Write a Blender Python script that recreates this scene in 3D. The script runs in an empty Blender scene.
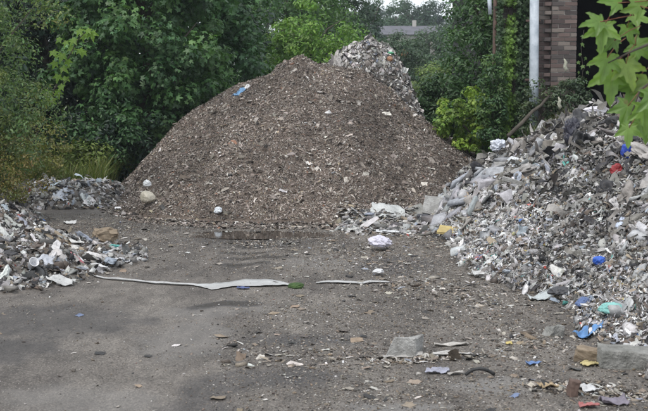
import bpy, bmesh, math, random
import numpy as np
from mathutils import Vector, Matrix, noise as mnoise
random.seed(7); RNG = np.random.default_rng(11)
C = bpy.context.scene.collection
R = math.radians

# ------------------------------------------------------------------ camera, sky, sun, exposure
sc = bpy.context.scene
CAMZ = 1.7; FP = 1100.0; PITCH = math.atan(105.5/FP)
cam = bpy.data.cameras.new('camera'); camo = bpy.data.objects.new('camera', cam); C.objects.link(camo)
cam.sensor_width = 36; cam.lens = 36*FP/648; cam.clip_start = .1; cam.clip_end = 3000
cam.dof.use_dof = True; cam.dof.focus_distance = 13.0; cam.dof.aperture_fstop = 7.0
camo.location = (0, 0, CAMZ); camo.rotation_euler = (math.pi/2-PITCH, 0, 0)
sc.camera = camo
w = bpy.data.worlds.new('World'); sc.world = w; w.use_nodes = True
nt = w.node_tree; bgn = nt.nodes['Background']
sky = nt.nodes.new('ShaderNodeTexSky'); sky.sky_type = 'NISHITA'; sky.sun_disc = False
sky.sun_elevation = R(56); sky.sun_rotation = R(215)
cl = nt.nodes.new('ShaderNodeTexNoise'); cl.inputs['Scale'].default_value = 2.2; cl.inputs['Detail'].default_value = 6
clr = nt.nodes.new('ShaderNodeValToRGB')
clr.color_ramp.elements[0].position = .35; clr.color_ramp.elements[0].color = (5.0, 5.2, 5.5, 1)
clr.color_ramp.elements[1].position = .7; clr.color_ramp.elements[1].color = (7.8, 8.1, 8.4, 1)
mx = nt.nodes.new('ShaderNodeMixRGB'); mx.inputs[0].default_value = .8
tcw = nt.nodes.new('ShaderNodeTexCoord')
nt.links.new(tcw.outputs['Generated'], cl.inputs['Vector'])
nt.links.new(cl.outputs['Fac'], clr.inputs[0]); nt.links.new(sky.outputs[0], mx.inputs[1])
nt.links.new(clr.outputs[0], mx.inputs[2]); nt.links.new(mx.outputs[0], bgn.inputs['Color'])
bgn.inputs['Strength'].default_value = .13
sl = bpy.data.lights.new('sun', 'SUN'); sl.energy = 1.1; sl.angle = R(14); sl.color = (1, .95, .88)
so = bpy.data.objects.new('sun', sl); C.objects.link(so)
el, az = R(56), R(215)   # azimuth measured like the sky texture's rotation
sdir = Vector((math.sin(az)*math.cos(el), math.cos(az)*math.cos(el), math.sin(el)))
so.rotation_euler = (-sdir).to_track_quat('-Z', 'Y').to_euler(); so.location = (0, -5, 20)
sc.view_settings.view_transform = 'Standard'; sc.view_settings.look = 'None'
sc.view_settings.gamma = 1; sc.view_settings.exposure = 0.7

# ------------------------------------------------------------------ projection helpers
FW = np.array([0, math.cos(PITCH), -math.sin(PITCH)]); UPV = np.array([0, math.sin(PITCH), math.cos(PITCH)])
def ray(px, py): return FW + np.array([1., 0, 0])*((px-324)/FP) + UPV*(-(py-205.5)/FP)
def at(px, py, D):
    d = ray(px, py); t = D/d[1]; return np.array([0, 0, CAMZ]) + d*t
def G(px, py, z=0.0):
    d = ray(px, py); t = (z-CAMZ)/d[2]; return np.array([0, 0, CAMZ]) + d*t

# ------------------------------------------------------------------ noise and terrain functions
def _h(ix, iy, s):
    n = (ix.astype(np.int64)*374761393 + iy.astype(np.int64)*668265263 + s*982451653) & 0xffffffff
    n = ((n ^ (n >> 13))*1274126177) & 0xffffffff
    return ((n ^ (n >> 16)) & 0xffff)/65535.0
def vn(x, y, s=0):
    x = np.asarray(x, float); y = np.asarray(y, float)
    ix = np.floor(x); iy = np.floor(y); fx = x-ix; fy = y-iy
    fx = fx*fx*(3-2*fx); fy = fy*fy*(3-2*fy)
    a = _h(ix, iy, s); b = _h(ix+1, iy, s); c = _h(ix, iy+1, s); d = _h(ix+1, iy+1, s)
    return (a*(1-fx)+b*fx)*(1-fy)+(c*(1-fx)+d*fx)*fy
def fbm(x, y, s=0, o=4):
    v = 0; a = .5
    for k in range(o): v = v+a*(vn(x, y, s+k*17)-.5)*2; x = x*2.03+3.1; y = y*2.03-1.7; a *= .5
    return v
def ss(t): t = np.clip(t, 0, 1); return t*t*(3-2*t)
PUD = [(G(262, 234), .95, .42)]
def Hg(x, y):
    x = np.asarray(x, float); y = np.asarray(y, float)
    near = 1-ss((y-20)/8)
    z = .018*fbm(x*.9, y*.5, 3, 3) + .007*fbm(x*5, y*5, 5, 3)*near
    z = z - .02*np.exp(-((x+1.15)/.35)**2)*ss((17-y)/4) - .016*np.exp(-((x-.55)/.3)**2)*ss((15-y)/4)
    for xc, wv in ((-1.55, 1.), (.15, .8)):
        xr = x-xc-.05*y+.12*np.sin(y*.35); z = z+near*wv*((y > 4)*(-.014*np.exp(-(xr/.14)**2)+.007*np.exp(-((np.abs(xr)-.22)/.06)**2))+.003*np.sin(y*42+3*np.abs(xr)*20)*np.exp(-(xr/.13)**2)*(vn(x*2, y*1.2, 88) > .35))
    for p, rx, ry in PUD:
        q = ((x-p[0])/rx)**2+((y-p[1])/ry)**2
        z = z*(1-np.exp(-q*1.2)) - .022*np.exp(-q*1.1) + .020*fbm(x*3.2, y*7, 14, 3)*np.exp(-q*.7)
    z = z + .5*ss((-x-4.3)/3)*ss((y-9)/6)*(1-ss((y-40)/20)) + .35*ss((x-8)/4)
    z = z + 5.0*ss((y-55)/110) + .05*fbm(x*.2, y*.2, 9, 3)*ss((y-22)/10) + 4*ss((y-170)/200)
    return z
SX = [-4.1, -3.75, -3.3, -2.6, -2.0, -1.6, -.98, -.7, -.38, -.1, .3, .7, 1.1, 1.56, 2.1, 2.7, 3.4, 3.9]
SZ = [0, .12, .62, 1.33, 1.68, 1.95, 2.17, 2.40, 2.48, 2.34, 2.30, 2.22, 1.98, 1.52, 1.12, .72, .25, 0]
FX = [-4.1, -3.4, -2.6, -1.5, 0, 1.0, 2.0, 3.0, 3.9]
FY = [19.2, 17.4, 15.9, 15.3, 15.15, 15.3, 15.9, 17.2, 19.4]
def Hm(x, y):     # brown mound
    x = np.asarray(x, float); y = np.asarray(y, float)
    S = np.interp(x, SX, SZ, 0, 0); yf = np.interp(x, FX, FY) + .18*fbm(x*2, y*.3, 21, 3)
    t = (y-yf)/(20.2-yf); tb = (24.0-y)/3.4
    g = np.clip(t, 0, 1)**.92 * ss(np.clip(tb, 0, 1))
    g = np.where(y > 20.2, ss(tb), g)
    h = S*g
    h = h + (.12*fbm(x*1.4, y*1.2, 31, 5)+.05*fbm(x*6, y*6, 37, 2))*ss(h/.5)
    h = h - .03*(h < .004)
    return h
def Hp(x, y):     # pale heap behind
    x = np.asarray(x, float); y = np.asarray(y, float)
    q = (((x-1.02)/1.12)**2+((y-22.2)/1.7)**2)
    S = np.interp(x, [-.4, -.16, .04, .4, .92, 1.3, 1.58, 1.92, 2.3], [0, 1.9, 2.28, 2.6, 2.76, 2.62, 2.2, 1.3, 0], 0, 0)
    g = ss(1.9*(1-np.abs((y-22.2)/1.9)))
    h = S*g
    return h + (.24*fbm(x*2.2, y*2.2, 41, 4)+.05*fbm(x*8, y*8, 47, 2))*ss(h/.6) - .05*(h < .01)
FRY = [4.0, 6.4, 7.0, 7.8, 9.0, 10, 11, 13, 15, 17, 18.2, 19.4]
FRX = [2.0, 1.95, 2.0, 1.92, 1.95, 1.62, 1.42, 1.42, 1.45, 1.45, 1.75, 2.5]
def Hr(x, y):     # right rubble heap
    x = np.asarray(x, float); y = np.asarray(y, float)
    xf = np.interp(y, FRY, FRX) + .14*fbm(x*.2, y*2.2, 51, 3)
    d = x-xf
    slope = np.interp(y, [5, 9, 13, 15, 17], [.55, .67, .84, .82, .76])
    cap = np.interp(y, [5, 9, 13, 15, 17, 20], [.8, 1.5, 2.12, 2.08, 1.92, 1.8])*(1+.0*x)
    r = np.clip(d, 0, 9)*slope
    h = cap*(1-np.exp(-(r/cap)**1.15*1.25))
    back = 1-ss((y-18.0-.45*np.clip(x-2.6, 0, 3))/1.7)
    ins = ss((x-4.2)/.5)
    h = h*np.maximum(back, ins*(1-ss((y-22)/4)))
    h = h*ss((y-3.5)/2)*(1-ss((x-8)/3))
    rough = ss(h/.4)
    h = h + (.19*fbm(x*1.7, y*1.5, 61, 4)+.10*np.abs(fbm(x*4, y*3, 67, 3)))*rough-.03*rough
    return h - .03*(h < .004)
def Hl(x, y):     # left litter heap, front and back lobes
    x = np.asarray(x, float); y = np.asarray(y, float)
    q = ((x+3.62+.0*y)/1.42)**2+((y-11.3)/1.75)**2 + .45*fbm(x*1.5, y*1.3, 71, 3)
    h = .27*ss(1-q)*(1+.5*fbm(x*1.3, y*1.3, 76, 2))+.07*ss((1.45-q)*3)*(.5+.5*fbm(x*3, y*3, 72, 2))
    q2 = ((x+4.15)/1.15)**2+((y-18.0)/1.0)**2+.3*fbm(x*2, y*2, 73, 3)
    q3 = ((x+4.6)/1.0)**2+((y-14.2)/1.6)**2+.3*fbm(x*2, y*2, 77, 3)
    h = np.maximum(h, np.maximum(.34*ss(1.1-q2), .33*ss(1.1-q3)))
    h = h+(.05*fbm(x*4, y*4, 75, 3))*ss(h/.1)
    return h - .03*(h < .004)
def H(x, y):
    g = Hg(x, y)
    return g+np.maximum.reduce([Hm(x, y), Hp(x, y), Hr(x, y), Hl(x, y), np.zeros_like(g)])
def hit(px, py, d0=4.0, d1=40.0):
    D = np.linspace(d0, d1, 3000); d = ray(px, py); t = D/d[1]
    x = d[0]*t; y = D; z = CAMZ+d[2]*t
    k = np.argmax(z < H(x, y))
    return np.array([x[k], y[k], H(x[k:k+1], y[k:k+1])[0]])
def nrm(Hf, x, y, e=.06):
    gx = (Hf(x+e, y)-Hf(x-e, y))/(2*e); gy = (Hf(x, y+e)-Hf(x, y-e))/(2*e)
    n = np.stack([-gx, -gy, np.ones_like(gx)], -1); return n/np.linalg.norm(n, axis=-1, keepdims=True)

# ------------------------------------------------------------------ object helpers
def tag(o, label=None, cat=None, group=None, kind=None):
    if label: o['label'] = label
    if cat: o['category'] = cat
    if group: o['group'] = group
    if kind: o['kind'] = kind
    return o
def empty(name, loc, label, cat, group=None):
    o = bpy.data.objects.new(name, None); o.location = tuple(loc); o.empty_display_size = .1
    C.objects.link(o); return tag(o, label, cat, group)
def npmesh(name, V, T, tint=None, vein=None, smooth=False):
    m = bpy.data.meshes.new(name); V = np.asarray(V, np.float32); T = np.asarray(T, np.int32)
    m.vertices.add(len(V)); m.vertices.foreach_set('co', V.ravel())
    m.loops.add(T.size); m.loops.foreach_set('vertex_index', T.ravel())
    m.polygons.add(len(T)); m.polygons.foreach_set('loop_start', np.arange(len(T), dtype=np.int32)*T.shape[1])
    if smooth: m.polygons.foreach_set('use_smooth', np.ones(len(T), bool))
    m.update(calc_edges=True)
    if tint is not None:
        a = m.color_attributes.new('tint', 'FLOAT_COLOR', 'POINT')
        c = np.ones((len(V), 4), np.float32); c[:, :3] = tint; a.data.foreach_set('color', c.ravel())
    if vein is not None:
        a = m.attributes.new('vein', 'FLOAT', 'POINT'); a.data.foreach_set('value', np.asarray(vein, np.float32))
    return m
def link(name, m, mat=None, parent=None, loc=None, kind=None):
    o = bpy.data.objects.new(name, m)
    if mat is not None and len(m.materials) == 0: m.materials.append(mat)
    if parent is not None:
        o.parent = parent
        if loc is None: o.location = -Vector(parent.location) if parent.parent is None else (0, 0, 0)
    if loc is not None: o.location = tuple(np.array(loc)-(np.array(parent.location) if parent is not None else 0))
    C.objects.link(o)
    if kind: o['kind'] = kind
    return o
def frames(N, spin):
    N = N/np.linalg.norm(N, axis=1, keepdims=True)
    a = np.where(np.abs(N[:, 2:3]) < .9, np.array([[0, 0, 1.]]), np.array([[1., 0, 0]]))
    X = np.cross(a, N); X /= np.linalg.norm(X, axis=1, keepdims=True); Y = np.cross(N, X)
    c, s = np.cos(spin)[:, None], np.sin(spin)[:, None]
    X2 = X*c+Y*s; Y2 = -X*s+Y*c
    return np.stack([X2, Y2, N], -1)
def scatter(name, temps, P, N, S, tint, mat, parent=None, spin=None, kind='stuff', rng=RNG, rot=None):
    n = len(P); spin = rng.uniform(0, 6.283, n) if spin is None else spin
    F = frames(N, spin) if rot is None else rot
    if np.ndim(S) == 1: S = np.repeat(np.asarray(S)[:, None], 3, 1)
    if kind == 'stuff': S = np.minimum(S, {'broken_concrete': .17, 'loose_rubble': .13, 'crumpled_plastic': .17, 'ground_litter': .05, 'flat_scraps': .11}.get(name, 1.0))
    tid = rng.integers(0, len(temps), n); VV = []; TT = []; CC = []; off = 0
    for k, (tv, tt) in enumerate(temps):
        i = np.where(tid == k)[0]
        if not len(i): continue
        loc = tv[None]*S[i][:, None, :]
        V = np.einsum('nij,nvj->nvi', F[i], loc)+P[i][:, None]
        VV.append(V.reshape(-1, 3)); TT.append((tt[None]+(np.arange(len(i))*len(tv))[:, None, None]+off).reshape(-1, 3))
        CC.append(np.repeat(tint[i], len(tv), 0)); off += len(i)*len(tv)
    V = np.concatenate(VV)
    m = npmesh(name, V, np.concatenate(TT), np.concatenate(CC))
    return link(name, m, mat, parent, kind=kind)
def pal(cols, wts, n, rng=RNG, j=.18):
    cols = np.array(cols); wts = np.array(wts, float); wts /= wts.sum()
    c = cols[rng.choice(len(cols), n, p=wts)]
    return np.clip(c*(1+rng.normal(0, j, (n, 1)))*(1+rng.normal(0, .02, (n, 3)))*np.array([[1.01, 1., .985]]), .01, .9)

def slope_spin(N, rng, j=.5):
    F = frames(N, np.zeros(len(N))); g = N[:, :2]; d = np.concatenate([g, -np.linalg.norm(g, axis=1, keepdims=True)], 1)
    return np.arctan2((F[:, :, 1]*d).sum(1), (F[:, :, 0]*d).sum(1))+rng.normal(0, j, len(N))
CONF = None
def patchy(c, xy, lo=.62, hi=1.25, f=1.1, sd=101):
    v = ss(.5+1.1*fbm(xy[:, 0]*f, xy[:, 1]*f, sd, 3))[:, None]; return np.clip(c*(lo+(hi-lo)*v), .01, .9)
# ------------------------------------------------------------------ piece templates
def hull(pts):
    bm = bmesh.new()
    for p in pts: bm.verts.new(p)
    r = bmesh.ops.convex_hull(bm, input=bm.verts)
    bmesh.ops.delete(bm, geom=[g for g in r['geom_interior'] if isinstance(g, bmesh.types.BMVert)], context='VERTS')
    bmesh.ops.triangulate(bm, faces=bm.faces); bm.verts.index_update()
    V = np.array([v.co[:] for v in bm.verts]); T = np.array([[v.index for v in f.verts] for f in bm.faces]); bm.free()
    return V, T
rs = random.Random(5)
def chunk_t(n=11, flat=.7):
    pts = []
    for k in range(n):
        v = [rs.choice((-1, 1))*rs.uniform(.25, .5), rs.choice((-1, 1))*rs.uniform(.2, .42), rs.choice((-1, 1))*rs.uniform(.2, .5)*flat]
        pts.append(v)
    return hull(pts)
CHUNK = [chunk_t() for _ in range(14)]
SMALL = [chunk_t(7, .8) for _ in range(10)]
SLAB = [chunk_t(10, .28) for _ in range(8)]
def crumple_t(n, seed, amp=.28, bend=.6):
    u = np.linspace(-.5, .5, n); X, Y = np.meshgrid(u, u)
    z = amp*np.abs(fbm(X*3+seed, Y*3+seed*1.7, seed, 3))*1.6 + bend*(.4*X*X-.5*Y*Y)*rs.choice((-1, 1))
    X2 = X*(.8+.3*vn(Y*4+seed, X, seed))+.10*fbm(X*4, Y*4, seed+5, 2); Y2 = Y*(.55+.4*vn(X*4, Y*0+seed, seed+1))+.10*fbm(X*4, Y*4, seed+9, 2)
    V = np.stack([X2, Y2, z], -1).reshape(-1, 3); V[:, 2] -= V[:, 2].mean()
    T = []
    for j in range(n-1):
        for i in range(n-1):
            a = j*n+i; T += [[a, a+1, a+n+1], [a, a+n+1, a+n]]
    return V, np.array(T)
CRUM = [crumple_t(5, k+1) for k in range(10)]
CRUMBIG = [crumple_t(11, k+31, .34) for k in range(10)]
def lump_t(seed, sub=2):
    bm = bmesh.new(); bmesh.ops.create_icosphere(bm, subdivisions=sub, radius=.5)
    sc3 = (rs.uniform(.8, 1.2), rs.uniform(.6, 1), rs.uniform(.45, .75))
    for v in bm.verts:
        p = v.co.copy(); q = abs(mnoise.noise(p*3.2+Vector((seed, 0, 0)))); w_ = mnoise.noise(p*1.8+Vector((0, 0, seed*3)))
        v.co = p*(1+.7*w_-.7*q); v.co = Vector((v.co.x*sc3[0], v.co.y*sc3[1], v.co.z*sc3[2]))
    V = np.array([v.co[:] for v in bm.verts]); T = np.array([[v.index for v in f.verts] for f in bm.faces]); bm.free(); return V, T
LUMP = [lump_t(k+1) for k in range(8)]; LUMPBIG = [lump_t(k+21, 4) for k in range(12)]
def ribbon_t(seed, n=7, w=.1):
    t = np.linspace(-.5, .5, n); a = fbm(t*3+seed, t*0, seed, 2)*.25; b = fbm(t*4+seed, t*0+3, seed+3, 2)*.28
    wd = w*(.6+.8*vn(t*5+seed, t*0, seed)); tw = fbm(t*2+seed, t*0, seed+8, 2)*1.6
    L = np.stack([t, a-wd*np.cos(tw), b-wd*np.sin(tw)], -1); Rr = np.stack([t, a+wd*np.cos(tw), b+wd*np.sin(tw)], -1)
    V = np.concatenate([L, Rr]); T = []
    for i in range(n-1): T += [[i, i+1, n+i+1], [i, n+i+1, n+i]]
    return V, np.array(T)
RIB = [ribbon_t(k+2) for k in range(10)]
RAG = [ribbon_t(k+60, 9, .11) for k in range(8)]
def string_t(seed, n=10):
    t = np.linspace(-.5, .5, n); a = fbm(t*6+seed, t*0, seed, 3)*.30; b = .06+np.abs(fbm(t*7+seed, t*0+3, seed+3, 3))*.35
    wd = .055*(.5+1.2*vn(t*9+seed, t*0, seed)); tw = fbm(t*4+seed, t*0, seed+8, 2)*3
    L = np.stack([t, a-wd*np.cos(tw), b-wd*np.sin(tw)], -1); Rr = np.stack([t, a+wd*np.cos(tw), b+wd*np.sin(tw)], -1)
    V = np.concatenate([L, Rr]); T = []
    for i in range(n-1): T += [[i, i+1, n+i+1], [i, n+i+1, n+i]]
    return V, np.array(T)
STRING = [string_t(k+90) for k in range(12)]
def shred_t(seed):
    r = random.Random(seed); w = r.uniform(.12, .4); b = r.uniform(-.25, .25)
    V = np.array([[-.5, -w*.6, 0], [-.5, w*.5, .03], [0, -w, b], [0, w*.8, b+r.uniform(-.1, .1)], [.5, -w*.4, r.uniform(-.1, .1)], [.5, w*.5, 0]])
    return V, np.array([[0, 2, 3], [0, 3, 1], [2, 4, 5], [2, 5, 3]])
SHRED = [shred_t(k) for k in range(12)]

# leaves, palmate leaf outline with pointed, toothed lobes
def palmate(n_teeth=1, depth=.42):
    lobes = [(-118, .52), (-58, .80), (0, 1.0), (58, .80), (118, .52)]
    out = []
    out.append((math.radians(-168), .20, 0))
    for k, (a, r) in enumerate(lobes):
        if n_teeth:
            out.append((R(a-17), r*.66, 0)); out.append((R(a-10), r*.70, 0)); out.append((R(a-8), r*.84, 0))
        else: out.append((R(a-15), r*.72, 0))
        out.append((R(a), r, 1))
        if n_teeth:
            out.append((R(a+8), r*.84, 0)); out.append((R(a+10), r*.70, 0)); out.append((R(a+17), r*.66, 0))
        else: out.append((R(a+15), r*.72, 0))
        if k < 4:
            a2 = lobes[k+1][0]; out.append((R((a+a2)/2), depth*(.9 if k in (0, 3) else 1), 0))
    out.append((R(168), .20, 0))
    V = [(0, 0, 0)]; ve = [1]
    for a, r, t in out:
        z = -.10*r*r + (.05 if t == 0 else -.04)*r
        V.append((math.sin(a)*r*.62, math.cos(a)*r*.62+.0, z)); ve.append(t)
    n = len(out); T = [[0, i+2, i+1] for i in range(n-1)]
    return np.array(V), np.array(T), np.array(ve, float)
PALM = palmate(1)
PALMS = [palmate(0)[:2]]
OVAL = [(np.array([[0, -.5, 0], [.2, -.12, .05], [.0, 0, -.02], [-.2, -.12, .05], [.14, .25, .03], [-.14, .25, .03], [0, .5, -.08]]),
         np.array([[0, 1, 2], [0, 2, 3], [2, 1, 4], [2, 4, 6], [2, 6, 5], [2, 5, 3]]))]
TINY = [(np.array([[0, -.5, 0], [.3, 0, .06], [0, .5, -.06], [-.3, 0, .06]]), np.array([[0, 1, 2], [0, 2, 3]]))]

# ------------------------------------------------------------------ materials
def mat(name):
    m = bpy.data.materials.new(name); m.use_nodes = True
    return m, m.node_tree, m.node_tree.nodes['Principled BSDF']
def nz(nt_, scale, detail=4, rough=.55, vec=None, obj=True):
    n = nt_.nodes.new('ShaderNodeTexNoise'); n.inputs['Scale'].default_value = scale; n.inputs['Detail'].default_value = detail
    n.inputs['Roughness'].default_value = rough
    if vec is None:
        tc = nt_.nodes.new('ShaderNodeTexCoord'); vec = tc.outputs['Object']
    nt_.links.new(vec, n.inputs['Vector']); return n
def ramp(nt_, src, stops, interp='LINEAR'):
    r = nt_.nodes.new('ShaderNodeValToRGB'); cr = r.color_ramp; cr.interpolation = interp
    while len(cr.elements) < len(stops): cr.elements.new(.5)
    for e, (p, c) in zip(cr.elements, stops):
        e.position = p; e.color = (c, c, c, 1) if not hasattr(c, '__len__') else (*c, 1)
    nt_.links.new(src, r.inputs[0]); return r
def mul(nt_, a, b, typ='MULTIPLY', fac=1.0):
    m = nt_.nodes.new('ShaderNodeMixRGB'); m.blend_type = typ
    if hasattr(fac, 'links'): nt_.links.new(fac, m.inputs[0])
    else: m.inputs[0].default_value = fac
    for s, k in ((a, 1), (b, 2)):
        if hasattr(s, 'links'): nt_.links.new(s, m.inputs[k])
        else: m.inputs[k].default_value = (*s, 1)
    return m.outputs[0]
def bump(nt_, src, bs, strength=.4, dist=.01):
    b = nt_.nodes.new('ShaderNodeBump'); b.inputs['Strength'].default_value = strength; b.inputs['Distance'].default_value = dist
    nt_.links.new(src, b.inputs['Height']); nt_.links.new(b.outputs[0], bs.inputs['Normal']); return b
def m_waste(name, objcol, dirt=(.68, 1.15), scale=14, rlo=.45, rhi=.9):
    m, t, b = mat(name)
    if objcol: src = t.nodes.new('ShaderNodeObjectInfo').outputs['Color']
    else:
        a = t.nodes.new('ShaderNodeAttribute'); a.attribute_name = 'tint'; src = a.outputs['Color']
    geo = t.nodes.new('ShaderNodeNewGeometry')
    n = nz(t, scale, 6, .65, geo.outputs['Position']); r = ramp(t, n.outputs['Fac'], [(.3, dirt[0]), (.62, dirt[1])])
    n3 = nz(t, scale*4.5, 3, .7, geo.outputs['Position'])
    col = mul(t, src, r.outputs[0]); muck = ramp(t, n3.outputs['Fac'], [(.54, 0.), (.68, .42)])
    col = mul(t, col, (.13, .105, .085), 'MIX', muck.outputs[0])
    t.links.new(col, b.inputs['Base Color'])
    n2 = nz(t, 60, 3, .6, geo.outputs['Position'])
    rr = ramp(t, n.outputs['Fac'], [(.35, rhi), (.7, rlo)]); t.links.new(rr.outputs[0], b.inputs['Roughness'])
    bump(t, n2.outputs['Fac'], b, .5, .01); return m
M = {}
M['waste'] = m_waste('waste', False); M['waste_obj'] = m_waste('waste_piece', True)
M['film'] = m_waste('plastic_film', True, (.8, 1.1), 9, .25, .5)
M['mulch'] = m_waste('shredded_waste', False, (.6, 1.15), 5, .7, .95)
def m_leaf(name, trans=.35, gloss=.45, vein=False):
    m, t, b = mat(name); a = t.nodes.new('ShaderNodeAttribute'); a.attribute_name = 'tint'
    src = a.outputs['Color']; geo = t.nodes.new('ShaderNodeNewGeometry')
    n = nz(t, 18 if vein else 3, 4, .6, geo.outputs['Position']); r = ramp(t, n.outputs['Fac'], [(.3, .78), (.7, 1.18)])
    col = mul(t, src, r.outputs[0])
    if vein:
        v = t.nodes.new('ShaderNodeAttribute'); v.attribute_name = 'vein'
        vr = ramp(t, v.outputs['Fac'], [(.90, 0.), (.96, .55)]); col = mul(t, col, (.30, .42, .12), 'MIX', vr.outputs[0])
        n4 = nz(t, 9, 4, .6, geo.outputs['Position']); br = ramp(t, n4.outputs['Fac'], [(.66, 0.), (.74, .7)])
        col = mul(t, col, (.16, .11, .04), 'MIX', br.outputs[0])
    t.links.new(col, b.inputs['Base Color']); b.inputs['Roughness'].default_value = gloss
    tr = t.nodes.new('ShaderNodeBsdfTranslucent'); tc = mul(t, col, (1.0, 1.15, .5)); t.links.new(tc, tr.inputs['Color'])
    mxs = t.nodes.new('ShaderNodeMixShader'); mxs.inputs[0].default_value = trans
    t.links.new(b.outputs[0], mxs.inputs[1]); t.links.new(tr.outputs[0], mxs.inputs[2])
    t.links.new(mxs.outputs[0], t.nodes['Material Output'].inputs['Surface']); return m
M['leaf'] = m_leaf('leaf'); M['bigleaf'] = m_leaf('large_leaf', .4, .4, True)
def m_simple(name, c1, c2, scale=8, rough=.8, bs=.4, bscale=40, stretch=None, bd=.01):
    m, t, b = mat(name); tc = t.nodes.new('ShaderNodeTexCoord'); vec = tc.outputs['Object']
    if stretch:
        mp = t.nodes.new('ShaderNodeMapping'); mp.inputs['Scale'].default_value = stretch; t.links.new(vec, mp.inputs[0]); vec = mp.outputs[0]
    n = nz(t, scale, 6, .65, vec); r = ramp(t, n.outputs['Fac'], [(.35, c1), (.65, c2)])
    t.links.new(r.outputs[0], b.inputs['Base Color']); b.inputs['Roughness'].default_value = rough
    n2 = nz(t, bscale, 4, .6, vec); bump(t, n2.outputs['Fac'], b, bs, bd); return m
M['bark'] = m_simple('bark', (.05, .042, .033), (.11, .095, .075), 6, .9, .8, 25, (1, 1, .25), .02)
M['redstem'] = m_simple('red_leaf_stalk', (.20, .05, .035), (.26, .12, .06), 20, .5)
M['concrete'] = m_simple('concrete', (.24, .235, .22), (.42, .415, .40), 11, .92, 1, 45, None, .02)
M['concrete_dark'] = m_simple('weathered_concrete', (.15, .15, .135), (.31, .305, .285), 9, .92, 1, 40, None, .02)
M['mudcore'] = m_simple('heap_fines', (.07, .06, .05), (.20, .18, .16), 9, .95, 1, 30, None, .03)
M['brown'] = m_simple('mulch_fines', (.085, .065, .052), (.19, .15, .12), 12, .95, 1, 45, None, .03)
M['wood'] = m_simple('old_timber', (.16, .12, .08), (.30, .24, .17), 5, .8, .5, 30, (1, 8, 8))
M['pipe'] = m_simple('painted_pipe', (.36, .41, .46), (.60, .65, .70), 7, .5, .2, 30)
M['rust'] = m_simple('rusty_iron', (.07, .045, .035), (.15, .10, .08), 9, .85, .4, 40)
M['mortar'] = m_simple('mortar', (.20, .19, .175), (.36, .34, .31), 12, .95, .6, 60)
M['dark_in'] = m_simple('shaded_interior', (.012, .012, .014), (.03, .028, .028), 3, .9, .4, 20)  # near-black colour carries the shade inside the opening and the windows
M['rooft'] = m_simple('slate_roof', (.08, .08, .095), (.125, .125, .14), 1.5, .8)
M['render'] = m_simple('house_render', (.35, .33, .30), (.45, .43, .40), 1.5, .9)
M['terracotta'] = m_simple('clay_tiles', (.42, .16, .08), (.50, .22, .12), 2, .8)
M['moss'] = m_simple('moss', (.03, .06, .02), (.07, .12, .035), 20, .95)
M['pale_flower'] = m_simple('pale_flower', (.30, .30, .22), (.55, .55, .45), 30, .9, 1, 60, None, .02)
M['rubber'] = m_simple('black_rubber', (.015, .015, .016), (.04, .04, .04), 15, .6)
# brick: colour per brick
m, t, b = mat('brick'); oi = t.nodes.new('ShaderNodeObjectInfo')
n = nz(t, 22, 6, .7); r = ramp(t, n.outputs['Fac'], [(.3, .6), (.7, 1.35)]); t.links.new(mul(t, oi.outputs['Color'], r.outputs[0]), b.inputs['Base Color'])
b.inputs['Roughness'].default_value = .9; bump(t, nz(t, 90, 3).outputs['Fac'], b, .7, .006); M['brick'] = m
# water
m, t, b = mat('puddle_water'); b.inputs['Base Color'].default_value = (.028, .023, .019, 1); b.inputs['Roughness'].default_value = .06
b.inputs['IOR'].default_value = 1.33; n = nz(t, 9, 2); bump(t, n.outputs['Fac'], b, .08, .01); M['water'] = m
# ground
m, t, b = mat('muddy_yard'); geo = t.nodes.new('ShaderNodeNewGeometry'); P_ = geo.outputs['Position']
mp = t.nodes.new('ShaderNodeMapping'); mp.inputs['Scale'].default_value = (1, .38, 1); t.links.new(P_, mp.inputs[0])
n1 = nz(t, 1.1, 7, .68, mp.outputs[0]); base = ramp(t, n1.outputs['Fac'], [(.36, (.088, .077, .068)), (.5, (.148, .131, .114)), (.64, (.205, .184, .160))])
n2 = nz(t, 6, 6, .7, mp.outputs[0]); r2 = ramp(t, n2.outputs['Fac'], [(.3, .62), (.7, 1.3)]); col = mul(t, base.outputs[0], r2.outputs[0])
n3 = nz(t, 75, 4, .75, P_); r3 = ramp(t, n3.outputs['Fac'], [(.38, .45), (.62, 1.5)]); col = mul(t, col, r3.outputs[0])
vo = t.nodes.new('ShaderNodeTexVoronoi'); vo.inputs['Scale'].default_value = 55; t.links.new(P_, vo.inputs['Vector'])
vr = ramp(t, vo.outputs['Distance'], [(.16, 1.), (.28, 0.)]); sep = t.nodes.new('ShaderNodeSeparateColor'); t.links.new(vo.outputs['Color'], sep.inputs[0])
vg = ramp(t, sep.outputs[0], [(.62, 0.), (.64, 1.)]); fac = mul(t, vr.outputs[0], vg.outputs[0])
col = mul(t, col, (.34, .31, .27), 'MIX', fac)
# smooth grey silt spots where water stood
sx = t.nodes.new('ShaderNodeSeparateXYZ'); t.links.new(P_, sx.inputs[0])
def blob(px, py, rx, ry, soft=1.0):
    p = G(px, py); nn = nz(t, 3.5, 4, .6, P_)
    def mth(op, a, b_=None):
        q = t.nodes.new('ShaderNodeMath'); q.operation = op
        for k, s in enumerate((a, b_)):
            if s is None: continue
            if hasattr(s, 'links'): t.links.new(s, q.inputs[k])
            else: q.inputs[k].default_value = s
        return q.outputs[0]
    dx = mth('DIVIDE', mth('SUBTRACT', sx.outputs[0], float(p[0])), rx); dy = mth('DIVIDE', mth('SUBTRACT', sx.outputs[1], float(p[1])), ry)
    q = mth('ADD', mth('MULTIPLY', dx, dx), mth('MULTIPLY', dy, dy)); q = mth('ADD', q, mth('MULTIPLY', mth('SUBTRACT', nn.outputs['Fac'], .5), 2.2))
    return ramp(t, q, [(.35, 1.), (1.0, 0.)]).outputs[0]
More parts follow.
